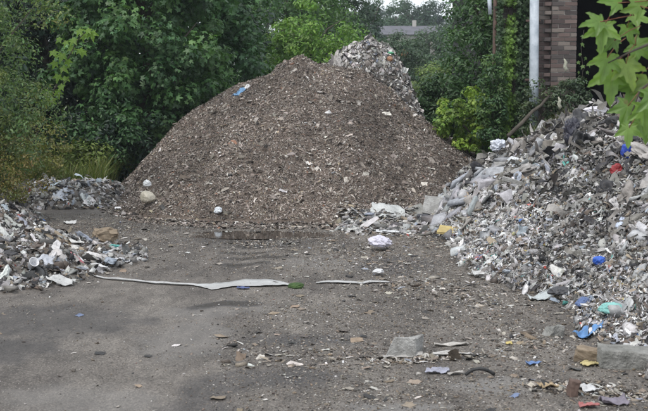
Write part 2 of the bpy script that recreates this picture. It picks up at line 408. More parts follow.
for a in [(85, 396, .55, .40), (185, 335, .40, .8), (215, 310, .5, .35), (497, 386, .34, .22), (395, 407, .34, .16), (330, 262, .6, .6)]:
    col = mul(t, col, (.215, .205, .193), 'MIX', mul(t, blob(*a), (.72, .72, .72) if a[0] > 350 else (.38, .38, .38)))
damp = None
for a in [(45, 322, .95, .75), (215, 385, .26, .35), (275, 378, .5, .3), (200, 405, .25, .3), (250, 240, 1.0, .6), (256, 246, .55, .2), (246, 252, .42, .16), (260, 257, .45, .17), (247, 263, .38, .17), (228, 303, .40, .2), (10, 350, .4, .5), (395, 265, .5, .8), (300, 340, .5, .25), (150, 225, 1.2, 1.0)]:
    bb = blob(*a); damp = bb if damp is None else mul(t, damp, bb, 'LIGHTEN')
col = mul(t, col, mul(t, col, (.54, .53, .54)), 'MIX', damp)
wet = None
for a in [(256, 246, .50, .17), (246, 252, .36, .13), (260, 257, .40, .14), (247, 263, .32, .13), (228, 303, .34, .15), (262, 240, .8, .25)]:
    bb = blob(*a); wet = bb if wet is None else mul(t, wet, bb, 'LIGHTEN')
col = mul(t, col, (.038, .032, .027), 'MIX', mul(t, wet, (.85, .85, .85)))
# verge and distance: soil under grass
far = ramp(t, sx.outputs[1], [(.0, 0.), (1., 1.)]); mr = t.nodes.new('ShaderNodeMapRange'); mr.inputs[1].default_value = 20; mr.inputs[2].default_value = 27
t.links.new(sx.outputs[1], mr.inputs[0]); ng = nz(t, 1.2, 6, .7, P_); gr = ramp(t, ng.outputs['Fac'], [(.35, (.045, .06, .025)), (.65, (.12, .14, .055))])
col = mul(t, col, gr.outputs[0], 'MIX', mr.outputs[0]); t.links.new(col, b.inputs['Base Color'])
rr = ramp(t, mul(t, mul(t, damp, (.5, .5, .5)), wet, 'LIGHTEN'), [(0, .88), (.5, .5), (1, .22)]); t.links.new(rr.outputs[0], b.inputs['Roughness'])
hh = mul(t, n3.outputs['Fac'], n2.outputs['Fac'], 'ADD', .6); bump(t, hh, b, .7, .02); M['ground'] = m

# ------------------------------------------------------------------ ground
def gspace(parts):
    o = []
    for a, b_, s in parts: o += list(np.arange(a, b_, s))
    return np.array(o+[parts[-1][1]])
xs = gspace([(-400, -100, 30), (-100, -20, 8), (-20, -6, 1), (-6, -4.4, .15), (-4.4, 4.4, .035), (4.4, 8, .2), (8, 20, 1), (20, 100, 8), (100, 400, 30)])
ys = gspace([(-60, -4, 6), (-4, 5, .5), (5, 16, .035), (16, 22, .12), (22, 40, .6), (40, 200, 5), (200, 900, 40)])
def gridmesh(name, xs, ys, Hf, keep=None):
    X, Y = np.meshgrid(xs, ys); Z = Hf(X, Y); nx = len(xs); V = np.stack([X, Y, Z], -1).reshape(-1, 3)
    a = (np.arange(len(ys)-1)[:, None]*nx+np.arange(nx-1)[None]).ravel(); Q = np.stack([a, a+1, a+nx+1, a+nx], -1)
    if keep is not None:
        k = keep(X, Y, Z).ravel(); Q = Q[k[Q].any(1)]
        used = np.unique(Q); mp_ = -np.ones(len(V), int); mp_[used] = np.arange(len(used)); V = V[used]; Q = mp_[Q]
    return npmesh(name, V, Q, smooth=True)
tag(link('ground', gridmesh('ground', xs, ys, Hg), M['ground']), kind='structure')
for k, (p, rx, ry) in enumerate(PUD):
    n = 40; V = [(0, 0, 0)]; 
    for i in range(n):
        a = i/n*2*math.pi; q = 1.0+.35*float(fbm(np.array([math.cos(a)*1.3+k*5]), np.array([math.sin(a)*1.3]), 5, 3)[0]); V.append((math.cos(a)*rx*q, math.sin(a)*ry*q, 0))
    T = [[0, 1+i, 1+(i+1) % n] for i in range(n)]
    o = link('puddle', npmesh('puddle', V, T), M['water'], loc=(p[0], p[1], -.0135+.003*(k == 0)))
    tag(o, kind='structure')

# ------------------------------------------------------------------ brown mound
mound = empty('shredded_waste_mound', (-.3, 15.3, 0), 'large brown mound of shredded waste in the middle of the yard', 'mound')
g = gridmesh('mound_core', np.arange(-4.3, 4.1, .05), np.arange(14.7, 24.2, .05), lambda x, y: Hg(x, y)+Hm(x, y), lambda x, y, z: Hm(x, y) > -.02)
link('mound_core', g, M['brown'], mound)
def sample(Hf, x0, x1, y0, y1, n, thr=.02, rng=RNG, w=None):
    out = []; tot = 0
    while tot < n:
        x = rng.uniform(x0, x1, n*2); y = rng.uniform(y0, y1, n*2); h = Hf(x, y); k = h > thr
        if w is not None: k &= rng.random(n*2) < w(x, y)
        out.append(np.stack([x[k], y[k]], -1)); tot += k.sum()
    return np.concatenate(out)[:n]
BR = [(.118, .094, .080), (.185, .154, .132), (.255, .220, .194), (.36, .325, .29), (.54, .51, .47), (.04, .034, .03), (.22, .12, .08), (.3, .25, .18), (.6, .6, .58)]
BW = [22, 28, 24, 14, 4.5, 10, 1.6, 3, .8]
def put(Hf, xy, jit, lift, rng=RNG):
    x, y = xy[:, 0], xy[:, 1]; z = Hg(x, y)+Hf(x, y)+lift
    N = nrm(Hf, x, y)+rng.normal(0, jit, (len(x), 3)); return np.stack([x, y, z], -1), N
fr = lambda x, y: np.where(y < 20.8, 1.0, .25)
xy = sample(Hm, -4, 3.8, 14.9, 24, 215000, .03, w=fr); P, N = put(Hm, xy, .55, RNG.uniform(-.005, .02, len(xy)))
L = RNG.lognormal(-3.72, .5, len(xy)); S = np.stack([L, L*RNG.uniform(.25, .9, len(xy)), L], -1)
scatter('shreds', SHRED, P, N, S, patchy(pal(BR, BW, len(xy)), xy*np.array([1.3, .7]), .6, 1.4), M['mulch'], mound)
xy = sample(Hm, -4, 3.8, 14.9, 24, 12000, .03, w=fr); P, N = put(Hm, xy, .4, .0); L = RNG.lognormal(-3.5, .4, len(xy))
scatter('lumps', SMALL, P, N, L, pal(BR, BW, len(xy)), M['mulch'], mound)
# skirt of fines round the foot
def Hfoot(x, y): return np.where((Hm(x, y) <= .02) & (Hm(x, y+.8) > .02), .03, 0.)
xy = sample(Hfoot, -4.2, 4, 14.2, 19, 6500, .01); P = np.stack([xy[:, 0], xy[:, 1], Hg(xy[:, 0], xy[:, 1])+.006], -1)
N = np.array([[0, 0, 1.]])+RNG.normal(0, .35, (len(xy), 3)); L = RNG.lognormal(-3.3, .45, len(xy))
scatter('spilled_shreds', SHRED, P, N, L, pal(BR, BW, len(xy)), M['mulch'], mound)
META = {}; flat1 = lambda x, y: np.ones_like(x)
def pieces(name, temps, Hf, xy, size, cols, wts, parent, mat_, jit=.5, lift=.0, aspect=(1, 1, 1), rng=RNG, elong=0):
    if name+str(len(temps)) not in META:
        META[name+str(len(temps))] = [npmesh(name, v, t_) for v, t_ in temps]
        for m_ in META[name+str(len(temps))]: m_.materials.append(mat_)
    ms = META[name+str(len(temps))]; P, N = put(Hf, xy, jit, lift); F = frames(N, rng.uniform(0, 6.28, len(P)))
    c = pal(cols, wts, len(P)); pl = np.array(parent.location)
    for i in range(len(P)):
        o = bpy.data.objects.new(name, ms[i % len(ms)]); C.objects.link(o); o.parent = parent
        s = size[i]*np.array(aspect)*np.array([1+rng.random()*(.35 if name == 'concrete_slab' else 1.2), 1, .8])*(.92 if name in ('torn_bag', 'rag') else .72); A = np.eye(4); A[:3, :3] = F[i]*s[None, :]; A[:3, 3] = P[i]-pl
        o.matrix_basis = Matrix(A.tolist()); o.color = (*c[i], 1)
xy = sample(Hm, -3.7, 3.3, 15.0, 20.3, 70, .05)
pieces('pale_scrap', CRUM, Hm, xy, RNG.uniform(.08, .16, 70), BR[2:5]+[(.6, .6, .6)], [3, 4, 4, 1], mound, M['waste_obj'], .4, .02)
xy = sample(Hm, -3.7, 3.3, 15.0, 20.3, 60, .05)
pieces('clod', CHUNK, Hm, xy, RNG.uniform(.09, .17, 60), BR[0:3]+[(.05, .05, .05)], [3, 4, 4, 1], mound, M['waste_obj'], .4, .0)

# ------------------------------------------------------------------ pale heap behind
GR = [(.32, .315, .305), (.44, .435, .43), (.22, .21, .198), (.56, .555, .55), (.28, .235, .18), (.12, .095, .078), (.035, .035, .038), (.33, .37, .43), (.64, .64, .63), (.05, .16, .45), (.10, .38, .34), (.42, .08, .06), (.50, .42, .10)]
GW = [24, 24, 19, 13, 11, 11, 9, 2.8, 4.0, .2, .2, .2, .15]
pale = empty('pale_rubbish_heap', (1.0, 21, 0), 'pale grey heap of shredded plastic and rags behind the top of the brown mound', 'heap')
g = gridmesh('heap_core', np.arange(-.9, 2.9, .06), np.arange(20.1, 24.3, .06), lambda x, y: Hg(x, y)+Hp(x, y), lambda x, y, z: Hp(x, y) > -.03)
link('heap_core', g, M['mudcore'], pale)
PG = [(.44, .425, .41), (.33, .32, .31), (.55, .54, .52), (.2, .175, .155), (.05, .05, .055), (.26, .29, .37), (.68, .67, .65)]
PW = [26, 22, 16, 16, 8, 4, 5]
wpl = lambda x, y: np.where(y < 22.6, 1.0, .3)
xy = sample(Hp, -.6, 2.6, 20.2, 24.2, 26000, .03, w=wpl); P, N = put(Hp, xy, .6, .01); L = RNG.lognormal(-2.85, .4, len(xy))
scatter('plastic_shreds', SHRED+CRUM[:4], P, N, L, patchy(pal(PG, PW, len(xy)), xy, .45, 1.35, 1.8, 151), M['waste'], pale)
for nm, tp, cnt, lo, hi in (('rag', RAG, 60, .16, .3), ('plastic_scrap', CRUMBIG[:4]+LUMPBIG[:8], 90, .12, .26)):
    xy = sample(Hp, -.4, 2.3, 20.6, 23, cnt, .6); pieces(nm, tp, Hp, xy, RNG.uniform(lo, hi, cnt), PG, PW, pale, M['waste_obj'], .6, .03)

# ------------------------------------------------------------------ right rubble heap
CG2 = [(.30, .295, .30), (.42, .415, .42), (.20, .19, .185), (.55, .55, .56), (.30, .25, .19), (.11, .09, .075), (.035, .035, .04), (.30, .35, .43), (.68, .68, .69), (.05, .14, .36), (.10, .33, .32), (.40, .12, .10), (.42, .36, .12)]
CW2 = [20, 24, 14, 18, 10, 9, 8, 4, 8, .5, .4, .5, .5]
rub = empty('rubble_heap', (2.6, 11, 0), 'long grey heap of broken concrete, plastic and rags along the right side of the yard', 'heap')
g = gridmesh('heap_core', np.concatenate([np.arange(1.0, 6, .06), np.arange(6, 11.5, .4)]), np.arange(3.4, 26, .07), lambda x, y: Hg(x, y)+Hr(x, y), lambda x, y, z: Hr(x, y) > -.02)
link('heap_core', g, M['mudcore'], rub)
vis = lambda x, y: np.clip(1.2-(np.abs(x/np.maximum(y, 1))-.25)*4, .15, 1)*np.clip(12/y, .35, 1)*(x/y < .36)*(y > 5.2)
def rsz(y, a, b, n): return RNG.lognormal(a, b, n)
n = 36000; xy = sample(Hr, 1.2, 6.5, 5.2, 20.5, n, .015, w=vis); P, N = put(Hr, xy, .5, .0); L = RNG.lognormal(-3.25, .6, n); L *= np.clip(xy[:, 1]/12, .6, 1.25)
scatter('loose_rubble', SMALL, P, N, np.stack([L*RNG.uniform(.8, 1.7, n), L*.85, L*.7], -1), patchy(pal(GR, GW, n), xy, .5, 1.25), M['waste'], rub)
n = 4500; xy = sample(Hr, 1.2, 6.5, 5.2, 20.5, n, .015, w=vis); P, N = put(Hr, xy, .55, .01); L = RNG.lognormal(-3.0, .4, n); L *= np.clip(xy[:, 1]/12, .55, 1.2)
scatter('film_litter', CRUM, P, N, L, pal(GR, [10, 18, 8, 22, 5, 5, 9, 9, 16, .8, .6, .5, .5], n), M['waste'], rub)
n = 5000; xy = sample(Hr, 1.2, 6.5, 5.2, 20.5, n, .015, w=vis); P, N = put(Hr, xy, .5, .01); L = RNG.lognormal(-2.95, .5, n); L *= np.clip(xy[:, 1]/12, .55, 1.2)
scatter('crumpled_plastic', LUMP, P, N, np.stack([L*RNG.uniform(.8, 2.2, n), L, L*.8], -1), pal(GR, [14, 22, 10, 18, 6, 6, 8, 6, 10, .5, .4, .3, .3], n), M['waste'], rub)
n = 4200; xy = sample(Hr, 1.2, 6.5, 5.2, 20.5, n, .02, w=vis); P, N = put(Hr, xy, .6, .03); L = RNG.uniform(.05, .15, n)
scatter('tangled_strips', RIB, P, N, L, pal(GR, [20, 18, 20, 8, 14, 14, 14, 2, 3, .2, .2, .2, .2], n), M['waste'], rub)
n = 5000; xy = sample(Hr, 1.2, 6.5, 5.2, 20.5, n, .02, w=vis); P, N = put(Hr, xy, .6, .0); L = RNG.lognormal(-3.0, .45, n)*np.clip(xy[:, 1]/12, .6, 1.2)
scatter('broken_concrete', CHUNK+SLAB[:4], P, N, np.stack([L*RNG.uniform(.9, 2.4, n), L, L*.75], -1), pal(GR, [26, 26, 22, 8, 8, 8, 3, 2, 1, 0.1, .1, .1, .1], n), M['waste'], rub)
n = 70000; xy = sample(Hr, 1.2, 6.5, 5.2, 20.5, n, .01, w=vis); P, N = put(Hr, xy, .6, RNG.uniform(.0, .06, n)); L = RNG.lognormal(-3.3, .45, n)*np.clip(xy[:, 1]/12, .6, 1.2)
scatter('confetti', SHRED, P, N, np.stack([L, L*RNG.uniform(.3, 1, n), L], -1), patchy(pal(CG2, CW2, n), xy, .62, 1.45, 1.4, 131), M['waste'], rub)
n = 11000; ws = lambda x, y: vis(x, y)*np.clip((Hr(x, y)-.35)*1.6, .04, 1)*(.25+.75*ss(.5+1.6*fbm(x*1.2, y*.9, 141, 2)))
xy = sample(Hr, 1.2, 6.5, 6, 20.5, n, .1, w=ws); P, N = put(Hr, xy, .25, .0); L = RNG.lognormal(-1.75, .4, n)*np.clip(xy[:, 1]/13, .6, 1.1)
scatter('matted_strings', STRING, P, N, L, patchy(pal([(.28, .27, .25), (.20, .19, .17), (.13, .12, .105), (.38, .37, .36), (.045, .045, .05), (.5, .49, .48), (.17, .13, .10)], [26, 24, 18, 16, 10, 6, 8], n), xy, .6, 1.2), M['waste'], rub, spin=slope_spin(nrm(Hr, xy[:, 0], xy[:, 1]), RNG, .45))
# pieces large enough to single out
CG = [(.33, .335, .345), (.42, .42, .43), (.25, .25, .255), (.52, .52, .53), (.34, .325, .30)]
vn_ = lambda x, y: (x/y < .31)*1.0
xy = np.concatenate([sample(Hr, 1.3, 3.3, 12.5, 18.3, 130, .02, w=vn_), sample(Hr, 1.3, 5.5, 5.8, 18.5, 130, .03, w=vn_)])
sz = RNG.uniform(.13, .34, 260)*np.clip(xy[:, 1]/14, .55, 1.1)
pieces('concrete_chunk', CHUNK, Hr, xy[::2], sz[::2], CG, [3, 3, 2, 1, 1], rub, M['waste_obj'], .45, .02)
pieces('concrete_slab', SLAB, Hr, xy[1::2], sz[1::2]*1.35, CG, [3, 3, 2, 1, 1], rub, M['waste_obj'], .45, .03)
xy = sample(Hr, 1.5, 2.7, 13.6, 17.4, 26, .03)
pieces('concrete_slab', [hull([(a_*.5+rs.uniform(-.05, .05), b_*.36+rs.uniform(-.07, .07), c_*.13) for a_ in (-1, 1) for b_ in (-1, 1) for c_ in (-1, 1)]) for _ in range(6)], Hr, xy, RNG.uniform(.26, .42, 26), [(.33, .345, .37), (.41, .42, .44), (.26, .27, .29)], [3, 3, 2], rub, M['waste_obj'], .3, .07)
xy = sample(Hr, 3.0, 4.6, 12, 16.5, 16, .9, w=lambda x, y: (x/y < .29)*1.)
pieces('torn_bag', LUMPBIG, Hr, xy, RNG.uniform(.26, .46, 16), [(.03, .03, .038), (.05, .05, .055)], [1, 1], rub, M['waste_obj'], .8, .07)
up = lambda x, y: (x/y < .31)*np.clip((Hr(x, y)-.5)*2, .03, 1)
xy = sample(Hr, 1.5, 5.5, 7, 18.5, 130, .2, w=up)
pieces('torn_bag', LUMPBIG, Hr, xy, RNG.uniform(.14, .30, 130), [(.20, .19, .175), (.32, .31, .29), (.12, .11, .10), (.04, .04, .045), (.45, .45, .45)], [4, 4, 3, 3, 1.5], rub, M['waste_obj'], .7, .03)
xy = sample(Hr, 1.5, 5.5, 7, 18.5, 120, .2, w=up)
pieces('rag', RAG, Hr, xy, RNG.uniform(.18, .40, 120), [(.22, .21, .195), (.32, .31, .29), (.13, .12, .11), (.04, .04, .045), (.45, .45, .45)], [4, 4, 3, 2, 1.5], rub, M['waste_obj'], .55, .05)
xy = sample(Hr, 1.3, 5.5, 5.8, 18.5, 230, .03, w=vn_)
pieces('plastic_scrap', CRUMBIG[:5]+LUMPBIG[:7], Hr, xy, RNG.uniform(.08, .22, 230)*np.clip(xy[:, 1]/13, .6, 1.1), [GR[3], GR[8], GR[1], GR[7], GR[6], GR[9], GR[10], GR[11], GR[12], GR[4]], [7, 3, 8, 3, 5, .08, .05, .02, .03, 2], rub, M['film'], .5, .03)

toe = lambda x, y: np.exp(-((y-15.3+.25*(x-1))/.8)**2)*(Hm(x, y) < .15)*(Hr(x, y) < .1)
n = 2600; xy = sample(flat1, .2, 2.6, 13.2, 17.2, n, .5, w=toe); N = np.array([[0, 0, 1.]])+RNG.normal(0, .35, (n, 3)); L = RNG.lognormal(-2.95, .5, n)
scatter('toe_debris', SMALL+CRUM[:5]+SHRED[:6], np.stack([xy[:, 0], xy[:, 1], H(xy[:, 0], xy[:, 1])+.01], -1), N, np.stack([L*1.4, L, L*.6], -1), pal(GR, GW, n), M['waste'], rub)
# ------------------------------------------------------------------ left litter heap
lef = empty('litter_heap', (-3.4, 11, 0), 'low heap of plastic film and rubbish spilling from the left verge', 'heap')
g = gridmesh('heap_core', np.arange(-6, -1.4, .05), np.arange(8.6, 19.6, .06), lambda x, y: Hg(x, y)+Hl(x, y), lambda x, y, z: Hl(x, y) > -.02)
link('heap_core', g, M['mudcore'], lef)
lv = lambda x, y: (x/y > -.34)*np.where((y > 14.3) & (y < 17), .25, 1.)
n = 7000; xy = sample(Hl, -6, -1.6, 8.8, 19.4, n, .015, w=lv); P, N = put(Hl, xy, .5, .0); L = RNG.lognormal(-3.0, .45, n)
scatter('loose_rubble', SMALL+SHRED[:5], P, N, L, pal(np.array(GR)*.82, [18, 14, 22, 8, 10, 22, 14, 3, 4, .2, .1, .2, .2], n), M['waste'], lef)
n = 2600; xy = sample(Hl, -6, -1.6, 8.8, 19.4, n, .015, w=lv); P, N = put(Hl, xy, .5, .015); L = RNG.lognormal(-2.8, .45, n)
scatter('film_litter', CRUM+RIB[:4], P, N, L, pal(np.array(GR)*.82, [10, 16, 14, 12, 6, 14, 14, 6, 7, .2, .2, .2, .1], n), M['waste'], lef)
for nm, tp, cnt, lo, hi, cw in (('plastic_scrap', CRUMBIG[:4]+LUMPBIG[:8], 110, .07, .2, [6, 2, 8, 3, 4, .15, .05, .15, .05, 2]), ('rag', RAG, 40, .14, .32, [4, 3, 3, 3, 4, .1, .1, .1, .1, 2])):
    xy = sample(Hl, -5.5, -1.7, 9.2, 19, cnt, .03, w=lv)
    pieces(nm, tp, Hl, xy, RNG.uniform(lo, hi, cnt), [GR[3], GR[3], GR[1], GR[7], GR[6], GR[9], GR[10], GR[11], GR[4], GR[4]], cw, lef, M['film'] if nm != 'rag' else M['waste_obj'], .4, .03)

# ------------------------------------------------------------------ litter lying on the yard
def dens(x, y):
    near_r = np.exp(-np.abs(x-1.3)/.8); near_l = np.exp(-np.abs(x+2.6)/.6)*(y > 8.5); nm = np.exp(-np.abs(y-14.6)/1.0)
    sm = 1-.8*ss((-.55-x)/.35)*(y < 10.6)*(y < 10.6+0*x)
    cl_ = .25+ss((fbm(x*1.4, y*.8, 91, 3)+.25)*2)
    return np.clip((.10+.75*near_r+.5*near_l+.7*nm+.55*cl_*np.exp(-np.abs(x-.3)/1.2))*sm, 0, 1)*(Hr(x, y) < .03)*(Hl(x, y) < .03)*(Hm(x, y) < .03)*(np.abs(x/y) < .34)
flat1 = lambda x, y: np.ones_like(x)
LG = [(.32, .29, .25), (.22, .18, .14), (.08, .065, .055), (.45, .43, .40), (.6, .59, .57), (.20, .155, .11), (.03, .03, .03), (.15, .2, .32), (.25, .1, .08)]
n = 85000; xy = sample(flat1, -4.6, 4.6, 5.4, 16.5, n, .5, w=dens); P = np.stack([xy[:, 0], xy[:, 1], Hg(xy[:, 0], xy[:, 1])+.003], -1)
N = np.array([[0, 0, 1.]])+RNG.normal(0, .22, (n, 3)); L = RNG.lognormal(-4.65, .5, n)
scatter('ground_litter', SHRED+SMALL, P, N, np.stack([L, L*.8, L*.6], -1), pal(LG, [20, 22, 18, 8, 3.5, 8, 8, .1, .1], n), M['waste'])
o = bpy.data.objects['ground_litter']; tag(o, 'fine chips and shreds of rubbish strewn over the muddy yard', 'litter')
cl = [(375, 262, .35, 1.0), (392, 284, .3, .3), (395, 218, .5, .8), (425, 240, .35, .8), (258, 243, .3, .2), (404, 359, .2, .06), (448, 356, .25, .06), (285, 355, .45, .3), (340, 250, .4, .6), (165, 212, .5, .3), (225, 213, .6, .3), (590, 388, .22, .15), (560, 388, .15, .1), (625, 396, .15, .12), (500, 300, .5, .5), (540, 340, .25, .4), (460, 290, .4, .5)]
pts = np.concatenate([np.stack([G(a, b_)[0]+RNG.normal(0, c_*.7, 260), G(a, b_)[1]+RNG.normal(0, d_*.7, 260)], -1) for a, b_, c_, d_ in cl]); n = len(pts)
P = np.stack([pts[:, 0], pts[:, 1], H(pts[:, 0], pts[:, 1])+.004], -1); N = np.array([[0, 0, 1.]])+RNG.normal(0, .3, (n, 3)); L = RNG.lognormal(-3.9, .55, n)
scatter('trodden_litter', SHRED+SMALL[:5]+CRUM[:4], P, N, np.stack([L*1.4, L, L*.6], -1), pal([(.34, .31, .27), (.24, .20, .16), (.08, .065, .055), (.48, .46, .43), (.6, .59, .58), (.22, .17, .12), (.03, .03, .03), (.3, .33, .38)], [20, 20, 18, 14, 6, 9, 8, 2], n), M['waste'])
tag(bpy.data.objects['trodden_litter'], 'patches of trodden-in litter and splinters on the mud round the puddles and blocks', 'litter')
n = 420; xy = sample(flat1, -4.6, 4.6, 5.8, 16.5, n, .5, w=dens); P = np.stack([xy[:, 0], xy[:, 1], Hg(xy[:, 0], xy[:, 1])+.008], -1)
N = np.array([[0, 0, 1.]])+RNG.normal(0, .12, (n, 3)); L = RNG.lognormal(-3.0, .4, n)
scatter('flat_scraps', CRUM+RIB[:5], P, N, np.stack([L, L, L*.35], -1), pal(LG, [20, 22, 14, 10, 6, 10, 10, .15, .1], n), M['waste'])
tag(bpy.data.objects['flat_scraps'], 'scattered flat scraps of film, card and wood lying on the mud', 'scraps')

# ------------------------------------------------------------------ single items
def sheet(name, px, py, L, W, ang, col, label, cat, amp=.05, mat_='film', n=16, seed=1, lift=.01, thick=.003, hang=0):
    c = hit(px, py); u = np.linspace(-.5, .5, n); X, Y = np.meshgrid(u, u)
    e = 1-.25*vn(X*3+seed, Y*3, seed)-.15*(np.abs(X)*2)**4
    xl = X*L*e+.04*L*fbm(X*3, Y*3, seed, 2); yl = Y*W*e+.06*W*fbm(X*4, Y*3, seed+2, 2)
    ca, sa = math.cos(ang), math.sin(ang); wx = c[0]+xl*ca-yl*sa; wy = c[1]+xl*sa+yl*ca
    f = np.abs(fbm(X*2+seed, Y*2.5+seed, seed+7, 4)); z = H(wx, wy)+lift+min(amp, .28*min(L, W))*f*1.8
    V = np.stack([wx-c[0], wy-c[1], z-c[2]], -1).reshape(-1, 3)
    a = (np.arange(n-1)[:, None]*n+np.arange(n-1)[None]).ravel(); Q = np.stack([a, a+1, a+n+1, a+n], -1)
    o = link(name, npmesh(name, V, Q), M[mat_], loc=c); mc = sum(col)/3; o.color = (*[.72*q_+.28*mc for q_ in col], 1)
    s = o.modifiers.new('thick', 'SOLIDIFY'); s.thickness = thick
    return tag(o, label, cat)
def bag(name, px, py, sx_, sy_, sz_, col, label, cat, seed=1, mat_='film', sink=.06, crease=.28):
    c = hit(px, py); bm = bmesh.new(); bmesh.ops.create_icosphere(bm, subdivisions=4, radius=.5)
    for v in bm.verts:
        p = v.co.copy(); q = abs(mnoise.noise(p*3+Vector((seed, 0, 0))))+.5*abs(mnoise.noise(p*7+Vector((0, seed, 0)))); w_ = mnoise.noise(p*1.6+Vector((0, 0, seed*3)))
        v.co = p*(1+.35*w_-crease*q); v.co.x *= sx_; v.co.y *= sy_; v.co.z *= sz_*(1.0 if v.co.z > 0 else .7)
    me = bpy.data.meshes.new(name); bm.to_mesh(me); bm.free()
    o = link(name, me, M[mat_], loc=c+np.array([0, 0, sz_*(.5-sink)])); o.color = (*col, 1); o.rotation_euler.z = seed
    return tag(o, label, cat)
def block(name, px, py, dims, rot, mat_, label, cat, seed=1, z=0, cuts=5, rough=.012, chip=.0, cvec=None):
    c = hit(px, py) if cvec is None else np.array(cvec); bm = bmesh.new(); bmesh.ops.create_cube(bm, size=1)
    bmesh.ops.scale(bm, vec=dims, verts=bm.verts)
    if chip:
        for v in bm.verts:
            if v.co.x < 0 and v.co.z > 0: v.co.x += chip; v.co.z -= dims[2]*.35*(v.co.y > 0)
            v.co += Vector((random.Random(seed+v.index).uniform(-1, 1)*.015, 0, 0))
    bmesh.ops.bevel(bm, geom=bm.edges[:], offset=min(dims)*.05, segments=1, affect='EDGES')
    bmesh.ops.subdivide_edges(bm, edges=bm.edges[:], cuts=cuts, use_grid_fill=True)
    for v in bm.verts: v.co += mnoise.noise_vector(v.co*14+Vector((seed, 0, 0)))*rough + mnoise.noise_vector(v.co*40)*rough*.4
    me = bpy.data.meshes.new(name); bm.to_mesh(me); bm.free()
    o = link(name, me, M[mat_], loc=c+np.array([0, 0, dims[2]*.42+z])); o.rotation_euler = rot
    return tag(o, label, cat)
def ribbon(name, pts, widths, col, label, cat, mat_='film', lift=.006, curl=.010, n=60, m_=7, seed=1, parent=None):
    p = np.array([G(a, b_)[:2] for a, b_ in pts]); t_ = np.linspace(0, 1, len(p)); tt = np.linspace(0, 1, n)
    cx = np.interp(tt, t_, p[:, 0]); cy = np.interp(tt, t_, p[:, 1]); cy += .03*fbm(tt*9, tt*0, seed, 3)
    w_ = np.interp(tt, t_, widths)*(1+.35*fbm(tt*14, tt*0+2, seed+2, 3)); v = np.linspace(-.5, .5, m_)
    X = cx[:, None]+0*v; Y = cy[:, None]+w_[:, None]*v[None]; Z = H(X, Y)+lift+curl*(np.abs(v[None])*2)**3*(1+fbm(tt*12, tt*0, seed+4, 2))[:, None]+.5*curl*np.abs(fbm(X*6, Y*6, seed+9, 3))
    c = np.array([cx.mean(), cy.mean(), 0]); V = (np.stack([X, Y, Z], -1)-c).reshape(-1, 3)
    a = (np.arange(n-1)[:, None]*m_+np.arange(m_-1)[None]).ravel(); Q = np.stack([a, a+m_, a+m_+1, a+1], -1)
    o = link(name, npmesh(name, V, Q, smooth=True), M[mat_], loc=c); o.color = (*col, 1)
    s = o.modifiers.new('thick', 'SOLIDIFY'); s.thickness = .003; return tag(o, label, cat)
WHT = (.62, .63, .64)
ribbon('plastic_strip', [(86, 276), (112, 280), (150, 283), (195, 284.5), (215, 283.5), (245, 283), (272, 283.5), (293, 285)], [.05, .06, .06, .07, .34, .44, .36, .03], (.44, .44, .43), 'long white plastic strip lying across the yard, widening into a flat sheet', 'plastic sheet', seed=3)
ribbon('plastic_strip', [(316, 283), (335, 282), (355, 282.5), (375, 281.5), (392, 281)], [.03, .10, .09, .07, .03], (.42, .42, .41), 'shorter pale plastic strip on the mud to the right of the moss tuft', 'plastic strip', seed=8)
bag('moss_tuft', 295, 288, .17, .10, .07, (.05, .1, .03), 'small green tuft of moss between the two white plastic strips', 'moss', 3, 'moss', .3)
sheet('blue_scrap', 243, 289, .16, .07, .1, (.05, .09, .28), 'small dark blue scrap at the near edge of the wide white sheet', 'scrap', .02, seed=4)
block('concrete_block', 405, 355, (.21, .18, .15), (0, .03, -.35), 'concrete', 'broken pale concrete block standing alone in the middle of the yard', 'concrete block', 3, chip=.06, rough=.008)
block('concrete_block', 628, 366, (.37, .2, .125), (.02, .03, -.12), 'concrete_dark', 'large grey-green rectangular concrete block at the foot of the rubble heap', 'concrete block', 5)
block('concrete_lump', 553, 335, (.14, .1, .08), (0, .1, .4), 'concrete_dark', 'small grey concrete lump on the mud before the blue bag', 'concrete lump', 9, chip=.04)
sheet('bent_board', 452, 346, .34, .07, .08, (.48, .45, .40), 'pale warped strip of board lying right of the lone concrete block', 'board', .055, 'waste_obj', seed=12, thick=.008)
sheet('bent_board', 402, 358, .36, .06, .02, (.42, .40, .37), 'crumbled pale strip directly under the lone concrete block', 'board', .03, 'waste_obj', seed=17, thick=.008)
sheet('crumpled_paper', 452, 356, .34, .07, .0, (.50, .48, .45), 'crumpled pale paper strip below the warped board', 'paper', .04, 'waste_obj', seed=15)
sheet('cloth_scrap', 438, 373, .20, .10, -.1, (.32, .33, .42), 'blue-grey cloth scrap below the lone concrete block', 'cloth', .04, 'waste_obj', seed=21)
sheet('card_strip', 455, 375, .13, .05, .05, (.40, .37, .33), 'small pale curled card beside the blue-grey cloth scrap', 'card', .03, 'waste_obj', seed=23)
